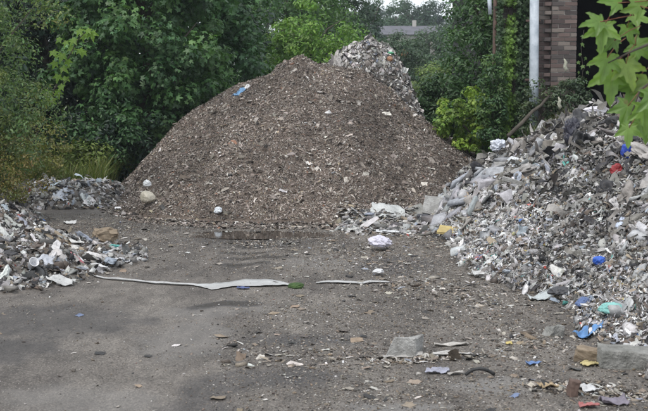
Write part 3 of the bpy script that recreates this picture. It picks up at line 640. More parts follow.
# bent rubber strip: arch
def tube(pts, radii, sides=7):
    V = []; T = []; pts = [Vector(p) for p in pts]
    for i, p in enumerate(pts):
        d = (pts[min(i+1, len(pts)-1)]-pts[max(i-1, 0)]).normalized(); a = d.orthogonal().normalized() if i == 0 else (pa-d*pa.dot(d)).normalized(); pa = a; b_ = d.cross(a)
        for k in range(sides):
            t_ = k/sides*6.2832; V.append(p+(a*math.cos(t_)+b_*math.sin(t_))*radii[i])
    for i in range(len(pts)-1):
        for k in range(sides):
            q = i*sides; k2 = (k+1) % sides; T += [[q+k, q+k2, q+sides+k2], [q+k, q+sides+k2, q+sides+k]]
    n = len(V); V += [pts[0], pts[-1]]
    for k in range(sides): T += [[n, (k+1) % sides, k], [n+1, n-sides+k, n-sides+(k+1) % sides]]
    return np.array([list(v) for v in V]), np.array(T)
def tubes(name, lst, mat_, parent=None, loc=None, sides=7):
    VV = []; TT = []; off = 0
    for pts, rad in lst:
        V, T = tube(pts, rad, sides); VV.append(V); TT.append(T+off); off += len(V)
    return link(name, npmesh(name, np.concatenate(VV), np.concatenate(TT), smooth=True), mat_, parent, loc)
c = hit(480, 377)
tag(tubes('rubber_strip', [([(-.09+.18*t_/8, .0+.01*math.sin(t_), .012+.04*math.sin(math.pi*t_/8)) for t_ in range(9)], [.011]*9)], M['rubber'], loc=c), 'thin black arched rubber strip lying by the grey silt patch', 'rubber strip')
sheet('blue_scrap', 533, 365, .13, .07, .1, (.07, .20, .50), 'flat bright blue scrap alone on the mud below the grey lump', 'scrap', .03, seed=31)
sheet('yellow_scrap', 509, 345, .06, .05, .1, (.55, .42, .06), 'tiny yellow scrap on the mud in front of the heap', 'scrap', .02, seed=33)
sheet('cardboard', 548, 388, .13, .1, .3, (.40, .28, .13), 'tan flap of card lying left of the rotten wood stub', 'cardboard', .03, 'waste_obj', seed=35)
block('wood_stub', 573, 396, (.05, .05, .10), (.1, .15, .3), 'rust', 'upright dark brown stub of rotten wood at the bottom right', 'wood', 7, rough=.015)
sheet('plastic_scrap', 588, 391, .15, .12, .2, (.6, .6, .6), 'crumpled white scrap right of the rotten wood stub', 'plastic', .06, seed=37)
sheet('red_scrap', 588, 408, .14, .08, .0, (.45, .10, .09), 'torn red scrap at the bottom edge of the yard', 'scrap', .04, seed=38)
sheet('purple_rag', 615, 404, .2, .14, .0, (.20, .17, .22), 'dull purple rag next to the torn red scrap', 'rag', .06, 'waste_obj', seed=39)
sheet('blue_bag', 588, 335, .26, .18, .7, (.03, .22, .55), 'bright blue plastic bag at the foot of the heap, above the cardboard', 'plastic bag', .09, seed=41)
bag('blue_bag', 584, 308, .24, .14, .10, (.08, .13, .28), 'dull navy blue bag half buried at the foot of the heap', 'plastic bag', 42)
bag('teal_bag', 612, 316, .22, .16, .11, (.22, .50, .46), 'pale teal plastic bag on the heap above the bright blue bag', 'plastic bag', 43)
bag('blue_bottle', 599, 267, .12, .10, .10, (.03, .11, .50), 'small deep blue plastic lump half way up the heap', 'plastic', 44)
sheet('striped_bag', 627, 226, .26, .22, 1.2, (.48, .56, .72), 'pale blue and white bag high on the right of the heap', 'plastic bag', .12, seed=45)
sheet('teal_scrap', 497, 245, .30, .16, .6, (.03, .26, .24), 'dark teal plastic sheet folded on the lower heap', 'plastic sheet', .1, seed=46)
sheet('yellow_scrap', 514, 235, .14, .10, .6, (.50, .50, .10), 'small yellow-green scrap above the teal plastic sheet', 'scrap', .08, seed=47)
sheet('red_scrap', 481, 258, .2, .1, -.5, (.45, .12, .12), 'faded red scrap low on the heap below the teal sheet', 'scrap', .05, seed=48)
sheet('pale_cloth', 486, 273, .42, .24, .3, (.6, .6, .58), 'bunched off-white cloth at the foot of the heap', 'cloth', .09, seed=49)
block('cardboard_box', 588, 361, (.16, .12, .09), (.1, .15, -.2), 'wood', 'crushed tan cardboard box left of the large concrete block', 'cardboard box', 50, rough=.02)
sheet('yellow_board', 590, 366, .14, .09, .2, (.5, .40, .12), 'yellow card lying under the crushed cardboard box', 'card', .02, 'waste_obj', seed=51)
bag('white_bag', 498, 156, .36, .28, .26, (.64, .67, .74), 'bright white plastic bag perched on the ridge of the heap', 'plastic bag', 52, sink=-.05, crease=.6)
bag('white_sheet', 602, 119, .66, .42, .20, (.68, .66, .70), 'crumpled white sheet on top of the heap before the dark opening', 'sheet', 59, crease=.65, sink=.05)
bag('black_bag', 571, 150, .28, .25, .42, (.03, .03, .045), 'torn black sack standing on the upper slope of the heap', 'sack', 54, crease=.5, sink=-.05)
bag('blue_bag', 643, 136, .34, .24, .16, (.04, .25, .6), 'large sky blue bag on the heap top under the hanging leaves', 'plastic bag', 55)
bag('blue_bag', 628, 162, .16, .14, .22, (.02, .06, .38), 'dark royal blue bag below the hanging leaves', 'plastic bag', 56)
bag('red_bag', 617, 178, .15, .12, .16, (.30, .02, .025), 'small dark red bag on the upper heap', 'plastic bag', 57)
block('yellow_board', 457, 233, (.46, .22, .03), (.25, .1, -.25), 'wood', 'flat yellowish board tilted against grey slabs at the left foot of the heap', 'board', 58)
bpy.data.objects['yellow_board.001'].data.materials[0] = m_simple('yellow_board', (.38, .29, .12), (.50, .40, .17), 8, .8)
block('paving_slab', 441, 209, (.50, .30, .06), (.9, .1, -.15), 'concrete', 'large square grey slab leaning at the left end of the heap', 'concrete slab', 60, rough=.008)
block('paving_slab', 416, 214, (.3, .25, .05), (.5, -.3, .35), 'concrete_dark', 'smaller darker slab leaning left of the large square slab', 'concrete slab', 61, rough=.008)
sheet('pink_scrap', 430, 202, .2, .14, .4, (.50, .20, .18), 'faded pink scrap behind the leaning slabs', 'scrap', .08, seed=62)
block('timber_beam', 527, 187, (.62, .05, .05), (0, .25, -.35), 'concrete', 'pale straight batten lying on the heap below the white bag', 'batten', 63, rough=.004)
sheet('pale_sheet', 387, 212, .65, .40, .1, (.5, .52, .50), 'torn pale sheet spread at the right foot of the brown mound', 'sheet', .09, seed=64)
sheet('white_board', 388, 232, .40, .26, .0, WHT, 'flat white plastic sheet on the mud right of the puddle', 'plastic sheet', .02, seed=65)
bag('white_bundle', 381, 250, .30, .24, .17, (.60, .58, .66), 'crumpled white bundle on the mud in front of the flat white sheet', 'bundle', 66, crease=.45)
bag('white_bundle', 378, 275, .16, .12, .07, (.6, .6, .6), 'small white lump above the short plastic strip', 'bundle', 67)
bag('black_rag', 424, 222, .45, .2, .12, (.04, .04, .05), 'black rag bunched below the large leaning slab', 'rag', 68)
bag('black_bag', 560, 297, .22, .16, .10, (.04, .04, .045), 'black bag at the foot of the heap right of the pale film', 'plastic bag', 69)
sheet('pale_film', 543, 299, .38, .2, .3, (.45, .50, .50), 'pale bluish film flattened at the foot of the heap', 'plastic film', .04, seed=70)
sheet('blue_scrap', 238, 94, .34, .18, .9, (.07, .28, .55), 'blue plastic sheet on the left shoulder of the brown mound', 'plastic sheet', .09, seed=71)
sheet('white_scrap', 247, 88, .22, .1, .9, (.62, .62, .62), 'white strip next to the blue sheet on the mound shoulder', 'scrap', .05, seed=72)
sheet('white_scrap', 309, 165, .14, .12, .2, (.7, .66, .6), 'small cream scrap alone on the front of the brown mound', 'scrap', .05, seed=73)
bag('white_scrap', 218, 215, .16, .12, .12, (.66, .70, .74), 'small white lump at the foot of the brown mound', 'scrap', 74)
# cream jug with a white cap piece
bag('cream_jug', 148, 206, .26, .22, .24, (.46, .42, .34), 'round cream sack at the left foot of the brown mound', 'sack', 75, crease=.15)
bag('white_scrap', 148, 196, .14, .12, .14, (.72, .73, .74), 'white film stuck on top of the round cream sack', 'plastic', 76)
bpy.data.objects['white_scrap.003'].location.z += .12
bag('orange_scrap', 390, 63, .10, .12, .13, (.36, .19, .11), 'orange scrap on the right shoulder of the pale heap', 'scrap', 77)
bag('green_scrap', 391, 55, .14, .12, .07, (.06, .33, .16), 'green scrap near the top right of the pale heap', 'scrap', 78)
sheet('board', 62, 243, .70, .34, .15, (.36, .27, .16), 'curled yellow-brown board lying on the left litter heap', 'board', .04, 'waste_obj', seed=79, thick=.015)
block('cardboard_box', 105, 243, (.26, .2, .17), (.2, .1, .5), 'wood', 'crushed brown cardboard box at the right end of the curled board', 'cardboard box', 80, rough=.04)
# black curved tyre half at left
bm = bmesh.new(); n = 28
c = hit(20, 276)
tyre = empty('tyre', c+np.array([0, 0, -.045]), 'worn black tyre half buried in the front of the left litter heap', 'tyre'); tyre.rotation_euler = (.35, -.12, .3)
def torus(R_, r_, h_, n=36, k=10):
    V = []; T = []
    for i in range(n):
        a = i/n*6.2832
        for j in range(k):
            b_ = j/k*6.2832; rr = R_+r_*math.cos(b_); V.append((rr*math.cos(a), rr*math.sin(a), h_*math.sin(b_)))
            T += [[i*k+j, ((i+1) % n)*k+j, ((i+1) % n)*k+(j+1) % k], [i*k+j, ((i+1) % n)*k+(j+1) % k, i*k+(j+1) % k]]
    return np.array(V), np.array(T)
V, T = torus(.2, .05, .06); link('tyre_body', npmesh('tyre_body', V, T, smooth=True), M['rubber'], tyre, loc=tyre.location)
V = []; T = []
for i in range(36):
    a = i/36*6.2832; d = .055; q = len(V)
    for da in (-d, d):
        for rr in (.238, .254):
            for z in (-.05, .05): V.append((rr*math.cos(a+da), rr*math.sin(a+da), z))
    for f_ in ((0, 1, 3, 2), (4, 6, 7, 5), (0, 4, 5, 1), (2, 3, 7, 6), (0, 2, 6, 4), (1, 5, 7, 3)): T.append([q+v for v in f_])
link('tyre_tread', npmesh('tyre_tread', V, T), M['rubber'], tyre, loc=tyre.location)
sheet('red_scrap', 79, 262, .22, .1, .0, (.50, .10, .13), 'pinkish red scrap on the front of the left litter heap', 'scrap', .05, seed=82)
# white cup
c = hit(31, 272); cup = empty('plastic_cup', c+np.array([0, 0, .05]), 'white plastic cup tipped over beside the tyre', 'cup'); cup.rotation_euler = (.9, .5, .3)
V = []; T = []; k = 18
prof = [(.0, 0), (.055, 0), (.075, .16), (.082, .165), (.070, .16), (.05, .012), (0, .012)]
for r_, z in prof:
    for j in range(k): a = j/k*6.2832; V.append((r_*math.cos(a), r_*math.sin(a), z))
for i in range(len(prof)-1):
    for j in range(k): T.append([i*k+j, i*k+(j+1) % k, (i+1)*k+(j+1) % k, (i+1)*k+j])
V = [(a*.6, b*.6, c_*.6) for a, b, c_ in V]
o = link('cup_wall', npmesh('cup_wall', V, T, smooth=True), M['film'], cup, loc=cup.location); o.color = (.72, .72, .74, 1)
for k, (px, py, L_, W_, an, cc, lb) in enumerate([
    (60, 196, .40, .26, .3, (.55, .60, .70), 'pale blue-white film on the back lobe of the left litter'),
    (87, 200, .40, .2, -.9, (.62, .66, .64), 'white and greenish strip hanging at the right of the back litter'),
    (35, 185, .45, .26, .1, (.5, .54, .6), 'pale film at the top left of the back litter'),
    (70, 224, .30, .2, .2, (.68, .68, .66), 'white crumpled scrap above the curled board'),
    (120, 262, .35, .16, .1, (.6, .6, .62), 'white film at the right tip of the left litter heap'),
    (95, 268, .5, .16, -.2, (.66, .66, .66), 'long white film strip on the front right of the left litter'),
    (60, 284, .45, .2, .1, (.60, .60, .58), 'dirty white film flattened at the near edge of the left litter'),
    (14, 228, .35, .26, .3, (.50, .52, .46), 'greenish white film on the upper left litter'),
    (50, 262, .3, .2, .8, (.50, .53, .60), 'grey-blue crumpled film in the middle of the left litter')]):
    sheet('film_scrap', px, py, L_*.8, W_*.8, an, tuple(v_*.85 for v_ in cc), lb, 'plastic film', .09, seed=90+k)

# ------------------------------------------------------------------ building on the right
PY = 19.0
bx0 = at(551, 60, PY)[0]; bx1 = at(576.5, 60, PY)[0]
def boxv(x0, x1, y0, y1, z0, z1):
    V = [(x, y, z) for x in (x0, x1) for y in (y0, y1) for z in (z0, z1)]
    return V, [(0, 1, 3, 2), (4, 6, 7, 5), (0, 4, 5, 1), (2, 3, 7, 6), (0, 2, 6, 4), (1, 5, 7, 3)]
def boxes(name, lst, mat_, parent=None, bevel=0):
    V = []; T = []
    for b_ in lst:
        v, f_ = boxv(*b_); q = len(V); V += v; T += [[q+i for i in ff] for ff in f_]
    o = link(name, npmesh(name, V, T), mat_, parent)
    if bevel: md = o.modifiers.new('bevel', 'BEVEL'); md.width = bevel; md.segments = 1
    return o
shed = empty('brick_building', (5, PY, 0), 'derelict brick building with a brick pier beside its wide dark opening', 'building')
boxes('pier_core', [(bx0+.012, bx1-.012, PY+.014, PY+.44, -.2, 5.0), (bx0-.20, bx0+.012, PY+.13, PY+.42, -.2, 5.0)], M['mortar'], shed)
boxes('wall', [(bx1+.0, 12.0, PY+.02, PY+.4, 4.2, 5.0)], M['mortar'], shed)
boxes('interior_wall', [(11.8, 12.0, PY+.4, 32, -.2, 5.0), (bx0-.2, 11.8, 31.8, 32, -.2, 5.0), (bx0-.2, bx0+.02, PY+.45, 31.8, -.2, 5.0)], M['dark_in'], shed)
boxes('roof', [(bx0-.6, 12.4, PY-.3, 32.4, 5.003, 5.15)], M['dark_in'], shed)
# brick mesh variants
bms = []
for k in range(4):
    bm = bmesh.new(); bmesh.ops.create_cube(bm, size=1); bmesh.ops.bevel(bm, geom=bm.edges[:], offset=.04, segments=1, affect='EDGES')
    rk = random.Random(k)
    for v in bm.verts: v.co += Vector((rk.uniform(-.012, .012), rk.uniform(-.03, .03), rk.uniform(-.02, .02)))
    me = bpy.data.meshes.new('brick'); bm.to_mesh(me); bm.free(); me.materials.append(M['brick']); bms.append(me)
BC = [(.125, .09, .08), (.10, .075, .07), (.15, .11, .098), (.085, .072, .068), (.19, .16, .14)]
def brick(x0, x1, y, dep, z, h=.063, parent=shed):
    o = bpy.data.objects.new('brick', random.choice(bms)); C.objects.link(o); o.parent = parent
    o.location = Vector(((x0+x1)/2, y+dep/2+random.uniform(-.009, .007), z+h/2))-parent.location
    o.scale = (x1-x0, dep, h); c = random.choice(BC); q = random.uniform(.85, 1.25); o.color = (c[0]*q, c[1]*q, c[2]*q, 1)
cz = .9; row = 0
W3 = (bx1-bx0)
while cz < 3.95:
    if row % 2 == 0: cuts_ = [0, .5, 1]
    else: cuts_ = [0, .26, .74, 1]
    for a, b_ in zip(cuts_[:-1], cuts_[1:]):
        brick(bx0+W3*a+.005, bx0+W3*b_-.005, PY, .1, cz)
    if row % 2 == 0: brick(bx0-.115, bx0-.005, PY+.012, .10, cz); brick(bx0-.195, bx0-.125, PY+.11, .05, cz)
    else: brick(bx0-.195, bx0-.01, PY+.11, .05, cz)
    row += 1; cz += .075
# pipe
pz = at(535, 60, PY-.12)
px_ = at(534, 60, PY-.14)[0]
pipe = empty('drainpipe', (px_, PY-.14, 0), 'thick white painted downpipe standing left of the brick pier', 'drainpipe')
tubes('pipe', [([(px_-.03, PY-.14, 4.6), (px_, PY-.14, 2.5), (px_+.03, PY-.14, .3)], [.078, .078, .078])], M['pipe'], pipe, sides=20)
boxes('pipe_bracket', [(px_-.13, px_+.12, PY-.06, PY-.02, 3.02, 3.06)], M['rust'], pipe)
boxes('pipe_bracket', [(px_-.13, px_+.13, PY-.06, PY-.02, 2.02, 2.06)], M['rust'], pipe)
tubes('pipe_collar', [([(px_-.027, PY-.14, 4.35), (px_-.026, PY-.14, 4.25)], [.1, .1]), ([(px_+.002, PY-.14, 2.5), (px_+.003, PY-.14, 2.42)], [.082, .082])][:1], M['pipe'], pipe, sides=20)
# ivy wall and iron post
ix0 = at(501, 60, PY+.6)[0]; ix1 = bx0-.21
ivw = empty('garden_wall', ((ix0+ix1)/2, PY+.6, 0), 'narrow brick wall hidden by ivy left of the white downpipe', 'wall')
boxes('wall_core', [(ix0, ix1, PY+.6, PY+.9, -.1, 4.6)], M['mortar'], ivw)
cz = 1.2; row = 0
while cz < 4.5:
    c2 = [0, .4, .8, 1] if row % 2 else [0, .2, .6, 1]
    for a, b_ in zip(c2[:-1], c2[1:]): brick(ix0+(ix1-ix0)*a+.005, ix0+(ix1-ix0)*b_-.005, PY+.585, .05, cz, parent=ivw)
    row += 1; cz += .075
pp = at(495, 60, PY+.5); post = empty('iron_post', (pp[0], PY+.5, 0), 'rusty iron post with pale fitting at its top beside the ivy wall', 'post')
boxes('post_shaft', [(pp[0]-.04, pp[0]+.015, PY+.46, PY+.54, -.1, 4.6)], M['rust'], post)
q = at(490, 6, PY+.45); tubes('fitting', [([(q[0], PY+.42, q[2]-.15), (q[0]-.02, PY+.42, q[2]+.2)], [.035, .04])], M['pipe'], post, sides=10)
q = at(494.5, 75, PY+.4); boxes('fitting', [(q[0]-.03, q[0]+.02, PY+.43, PY+.455, q[2]-.25, q[2]+.15)], M['concrete'], post)
# hollow slab with holes on heap top
q = hit(590, 98); hs = empty('perforated_slab', q, 'grey perforated slab with a row of dark holes on top of the heap', 'slab'); hs.location = (q[0], q[1], q[2]+.02); hs.rotation_euler = (0, -.28, -.2)
bm = bmesh.new(); bmesh.ops.create_grid(bm, x_segments=20, y_segments=6, size=.5)
dl = []
for f_ in bm.faces:
    c = f_.calc_center_median(); i = int((c.x+.5)*20)
    if i % 4 in (1, 2) and abs(c.y) < .3 and 1 <= i < 19: dl.append(f_)
bmesh.ops.delete(bm, geom=dl, context='FACES')
for v in bm.verts: v.co = Vector((v.co.x*.46, 0, v.co.y*.15+.05))
me = bpy.data.meshes.new('slab_body'); bm.to_mesh(me); bm.free()
o = link('slab_body', me, M['concrete_dark'], hs, loc=hs.location); md = o.modifiers.new('t', 'SOLIDIFY'); md.thickness = .05
md = o.modifiers.new('b', 'SUBSURF'); md.levels = 1; md.render_levels = 1
# grey leaning trunk / beam at pipe foot
a = at(549, 98, 18.4); b_ = at(508, 136, 17.9)
o = tubes('fallen_log', [([a+np.array([0, 0, .04]), a*.8+b_*.2+np.array([0, 0, .0]), a*.6+b_*.4+np.array([0, 0, .03]), a*.3+b_*.7+np.array([0.01, 0, .01]), b_], [.02, .024, .028, .032, .034])], M['bark'], loc=(0, 0, 0), sides=9)
tag(o, 'grey fallen branch sloping down from the brick pier to the ridge', 'log')

# ------------------------------------------------------------------ vegetation
def crown(name, c, r, nclump, cr, nleaf, size, cols, temps, parent, seed=1, droop=.3, zmin=.1, upw=.7, hollow=.35, front=True, rough=.35):
    rg = np.random.default_rng(seed); c = np.array(c, float); r = np.array(r, float)
    d = rg.normal(0, 1, (nclump, 3)); d /= np.linalg.norm(d, axis=1, keepdims=True)
    if front: d[:, 1] -= .45*rg.random(nclump); d /= np.linalg.norm(d, axis=1, keepdims=True)
    rad = hollow+(1-hollow)*rg.random(nclump)**.45; rad *= 1+rough*rg.normal(0, .35, nclump)
    cc = c+d*r*rad[:, None]
    k = rg.integers(0, nclump, nleaf); crr = cr*rg.uniform(.6, 1.4, nclump)
    e = rg.normal(0, 1, (nleaf, 3)); e /= np.linalg.norm(e, axis=1, keepdims=True)
    e2 = e*crr[k][:, None]*(rg.random(nleaf)**.38)[:, None]; e2[:, 2] *= .7
    P = cc[k]+e2; ok = P[:, 2] > zmin; P = P[ok]; k = k[ok]; e = e[ok]; n = len(P)
    N = e+np.array([0, -.15, upw])+rg.normal(0, .45, (n, 3))
    cols = np.array(cols); ci = rg.integers(0, len(cols), nclump)
    t_ = cols[ci[k]]*.6+cols[rg.integers(0, len(cols), n)]*.4; t_ = t_*(1+rg.normal(0, .2, (n, 1)))*(1+rg.normal(0, .05, (n, 3)))
    L = size*rg.uniform(.6, 1.3, n)
    return scatter(name, temps, P, N, L, np.clip(t_, .005, .5), M['leaf'], parent, kind=None, rng=rg)
def trunk(name, base, c, r, parent, rad=.12, nl=9, seed=1):
    rg = random.Random(seed); base = np.array(base, float); top = np.array([c[0], c[1], c[2]+r[2]*.6])
    pts = [base*(1-k/6)+top*(k/6)+np.array([rg.uniform(-.08, .08), rg.uniform(-.08, .08), 0])*(k > 0) for k in range(7)]
    lst = [(pts, [rad*(1-.12*k) for k in range(7)])]
    for k in range(nl):
        i = rg.randint(1, 5); s = pts[i]; a = rg.uniform(0, 6.28); e = np.array([c[0]+math.cos(a)*r[0]*.75, c[1]+math.sin(a)*r[1]*.75, s[2]+rg.uniform(.3, 1)*r[2]*.7])
        m1 = s*.5+e*.5+np.array([0, 0, .15*r[2]*rg.uniform(0, 1)]); lst.append(([s, m1, e], [rad*.4, rad*.25, rad*.06]))
    return tubes(name, lst, M['bark'], parent, sides=6)
def tree(name, label, cat, c, r, nclump, cr, nleaf, size, cols, temps=OVAL, seed=1, base=None, rad=.12, group=None, **kw):
    g0 = float(Hg(np.array([c[0]]), np.array([c[1]]))[0]); base = base or (c[0], c[1], g0-.05)
    e = empty(name, base, label, cat, group); trunk('trunk', base, c, r, e, rad, seed=seed)
    crown('crown', c, r, nclump, cr, nleaf, size, cols, temps, e, seed, **kw); return e
DG = [(.072, .16, .06), (.10, .21, .072), (.14, .27, .085), (.05, .11, .045)]      # bluish sycamore green
DD = [(.014, .032, .022), (.02, .045, .028), (.028, .06, .035)]  # darkened greens, the understory shade is put into the leaf colour
BG = [(.15, .28, .045), (.19, .33, .055), (.11, .22, .045)]
MG = [(.07, .15, .04), (.10, .19, .05), (.055, .12, .04)]
OG = [(.11, .19, .07), (.15, .24, .09), (.08, .14, .055), (.19, .22, .06)]
YG = [(.17, .24, .04), (.13, .20, .04), (.10, .16, .04)]
# left edge shrub
tree('hawthorn_shrub', 'grey-green small-leaved shrub filling the left edge of the photo', 'shrub', (-4.9, 15.6, 2.3), (1.1, 1.3, 2.4), 130, .30, 22000, .06, OG, seed=11, rad=.07)
tree('hawthorn_shrub', 'yellowing scrubby bush low at the left edge above the litter', 'shrub', (-4.75, 15.2, .75), (.85, .9, .62), 60, .26, 9000, .045, [(.22, .22, .05), (.15, .18, .045), (.10, .13, .045), (.24, .17, .06)], seed=12, rad=.03)
# sycamores
tree('sycamore_tree', 'big blue-green sycamore standing between the dark gap and the mound', 'tree', (-3.75, 23.2, 3.1), (1.75, 1.6, 3.0), 210, .42, 21000, .15, DG, PALMS, seed=21, rad=.16)
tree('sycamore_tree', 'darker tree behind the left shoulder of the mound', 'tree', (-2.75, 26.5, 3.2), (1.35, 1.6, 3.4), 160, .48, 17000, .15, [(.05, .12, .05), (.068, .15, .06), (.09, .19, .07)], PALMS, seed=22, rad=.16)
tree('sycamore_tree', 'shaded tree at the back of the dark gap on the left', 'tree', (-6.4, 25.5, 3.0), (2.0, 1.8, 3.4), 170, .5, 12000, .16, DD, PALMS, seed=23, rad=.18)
tree('elder_bush', 'dark low bush at the foot of the big sycamore', 'bush', (-4.2, 21.6, .9), (1.0, .6, .75), 70, .3, 8000, .10, DD+DG[:2], seed=24, rad=.05)
tree('elder_bush', 'dark bush behind the left slope of the mound', 'bush', (-2.7, 24.6, 1.2), (1.1, .7, 1.2), 80, .35, 9000, .11, DG, seed=25, rad=.05)
# dense wood behind, closes the view
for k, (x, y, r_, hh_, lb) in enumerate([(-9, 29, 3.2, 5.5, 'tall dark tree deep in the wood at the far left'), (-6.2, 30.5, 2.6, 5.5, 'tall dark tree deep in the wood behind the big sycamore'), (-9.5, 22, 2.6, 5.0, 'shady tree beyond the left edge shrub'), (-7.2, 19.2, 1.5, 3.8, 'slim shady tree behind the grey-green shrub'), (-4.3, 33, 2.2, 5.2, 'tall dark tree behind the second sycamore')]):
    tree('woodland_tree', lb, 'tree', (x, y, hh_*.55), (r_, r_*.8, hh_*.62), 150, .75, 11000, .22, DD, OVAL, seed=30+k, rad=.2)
tree('bramble_bush', 'yellow-green weedy growth on the bank behind the back litter', 'bush', (-4.6, 20.9, .55), (.6, .4, .35), 30, .2, 2000, .08, [(.19, .26, .06), (.24, .29, .07), (.14, .20, .05)], seed=26, rad=.02)
tree('bramble_bush', 'dry weedy growth between the left shrub and the grass bank', 'bush', (-5.0, 18.6, .85), (.6, .5, .55), 40, .22, 2600, .06, [(.22, .24, .07), (.26, .24, .08), (.15, .19, .05)], seed=27, rad=.02)
# centre
tree('elm_tree', 'bright green young tree rising behind the mound peak', 'tree', (-.45, 34.5, 2.7), (1.45, 1.3, 1.75), 130, .38, 15000, .13, BG, seed=41, rad=.12)
tree('ash_tree', 'tall mid-green tree behind the bright green young tree', 'tree', (-1.3, 39, 4.2), (2.3, 1.8, 3.4), 150, .6, 14000, .16, MG, seed=42, rad=.2)
tree('willow_bush', 'rounded yellow-green bush just above the pale heap', 'bush', (1.15, 37.5, 2.35), (1.35, 1.2, 1.5), 90, .36, 12000, .11, [(.13, .22, .04), (.17, .27, .05)], seed=43, rad=.08)
tree('ash_tree', 'dark tree filling the top of the gap left of the far skyline', 'tree', (.3, 52, 4.8), (1.7, 1.5, 3.6), 120, .6, 10000, .2, [(.035, .07, .035), (.05, .095, .045)], seed=44, rad=.2)
far = [(2.55, 66, 3.9, 1.15, 3.3, (.03, .06, .035), 'dark round tree right of the tall dark tree at the skyline'),
       (7.3, 113, 8.0, 2.7, 3.4, (.045, .085, .045), 'rounded grey-green tree just left of the distant roof'),
       (9.8, 124, 8.8, 3.6, 4.0, (.035, .065, .04), 'dark rounded tree above the distant roof'),
       (12.4, 100, 5.8, 2.6, 4.6, (.045, .085, .045), 'large mid-green tree right of the distant roof'),
       (2.5, 150, 9.6, 3.6, 4.6, (.03, .055, .04), 'hazy dark tree on the skyline left of the sky gap'),
       (14, 150, 10, 3.8, 5.0, (.03, .055, .04), 'hazy dark tree on the skyline right of the sky gap'),
       (-6, 140, 10, 7, 6, (.03, .055, .04), 'hazy tree on the skyline behind the ash'), (8.2, 160, 10, 4.0, 4.6, (.03, .055, .04), 'hazy tree on the skyline straight above the distant roof'),
       (34, 150, 10, 8, 6.5, (.03, .055, .04), 'hazy tree on the skyline behind the right bushes')]
for k, (x, y, zc, rx, rz, cc, lb) in enumerate(far):
    cs = [np.array(cc)*1.3, np.array(cc)*1.7, np.array(cc)*1.0]
    tree('distant_tree', lb, 'tree', (x, y, zc), (rx, rx*.7, rz), 120, max(.5, rx*.22), 9000, max(.28, rx*.1), cs, seed=50+k, rad=.3, zmin=1.0)
for k, (x, y, zc, rx, rz, cc, lb) in enumerate([(4.0, 58, 3.45, 1.5, 1.75, (.05, .085, .045), 'dark hedge bush below the distant roof'), (5.9, 62, 3.7, 1.6, 2.0, (.055, .09, .05), 'grey-green hedge bush right below the distant roof'),
      (3.1, 44, 1.5, 1.1, 1.0, (.11, .15, .045), 'olive bush seen between the pale heap and the dark bush'), (4.9, 46, 1.9, 1.4, 1.4, (.12, .17, .045), 'yellow-green bush right of the olive bush')]):
    cs = [np.array(cc)*1.3, np.array(cc)*1.7, np.array(cc)*1.0]
    tree('hedge_bush', lb, 'bush', (x, y, zc), (rx, rx*.7, rz), 80, rx*.28, 9000, rx*.10, cs, seed=70+k, rad=.08)
# right bushes
tree('hazel_bush', 'tall dark-leaved bush between the pale heap and the ivy wall', 'bush', (3.38, 23.6, 2.2), (.82, .9, 2.4), 170, .32, 19000, .10, [(.055, .12, .05), (.075, .15, .06), (.10, .19, .065)], seed=81, rad=.08)
tree('hazel_bush', 'dark bush spilling over the right shoulder of the pale heap', 'bush', (2.35, 22.6, 1.35), (.62, .6, .9), 80, .26, 9000, .085, [(.05, .11, .045), (.075, .145, .055)], seed=82, rad=.05)
tree('maple_sapling', 'bright yellow-green sapling at the foot of the dark bush', 'sapling', (2.58, 19.6, 1.32), (.6, .35, .55), 55, .15, 3600, .10, [(.28, .40, .06), (.20, .31, .05), (.14, .23, .045)], PALMS, seed=83, rad=.025, hollow=.2)
tree('bramble_bush', 'mid-green brambles between the sapling and the ivy wall', 'bush', (3.25, 19.9, .95), (.6, .5, .55), 60, .2, 6500, .07, MG+DG[:1], seed=84, rad=.03)
tree('buddleia', 'grey-green weed growing at the foot of the brick pier', 'plant', (4.12, 18.55, 1.75), (.34, .22, .42), 40, .12, 2200, .07, [(.07, .11, .06), (.10, .14, .08)], seed=85, rad=.015, base=(4.1, 18.6, 1.2))
tree('buddleia', 'sparse weed with pale leaves growing up the downpipe', 'plant', (3.62, 18.6, 1.45), (.3, .22, .5), 30, .12, 1500, .07, [(.06, .10, .05), (.10, .13, .06)], seed=86, rad=.015, base=(3.6, 18.6, .9))
tree('climber', 'leafy climber smothering the lower part of the rusty iron post', 'climber', (2.93, 19.15, 1.35), (.24, .18, 1.0), 60, .15, 4200, .07, [(.05, .11, .045), (.07, .14, .05), (.11, .19, .05)], seed=88, rad=.012, base=(2.93, 19.2, .0))
# white flower heads
for k, (px, py, lb) in enumerate([(564, 68, 'pale dried flower head beside the brick pier'), (558, 106, 'white flower head low by the foot of the pier')]):
    c = at(px, py, 18.3); o = tubes('flower_head', [([c+np.array([.02, 0, -.06]), c+np.array([.04, 0, -.02]), c+np.array([.01, 0, .03]), c+np.array([.03, .0, .09]), c+np.array([0, 0, .15])], [.01, .035, .03, .028, .01])], M['pale_flower'], loc=(0, 0, 0), sides=7); tag(o, lb, 'flower')
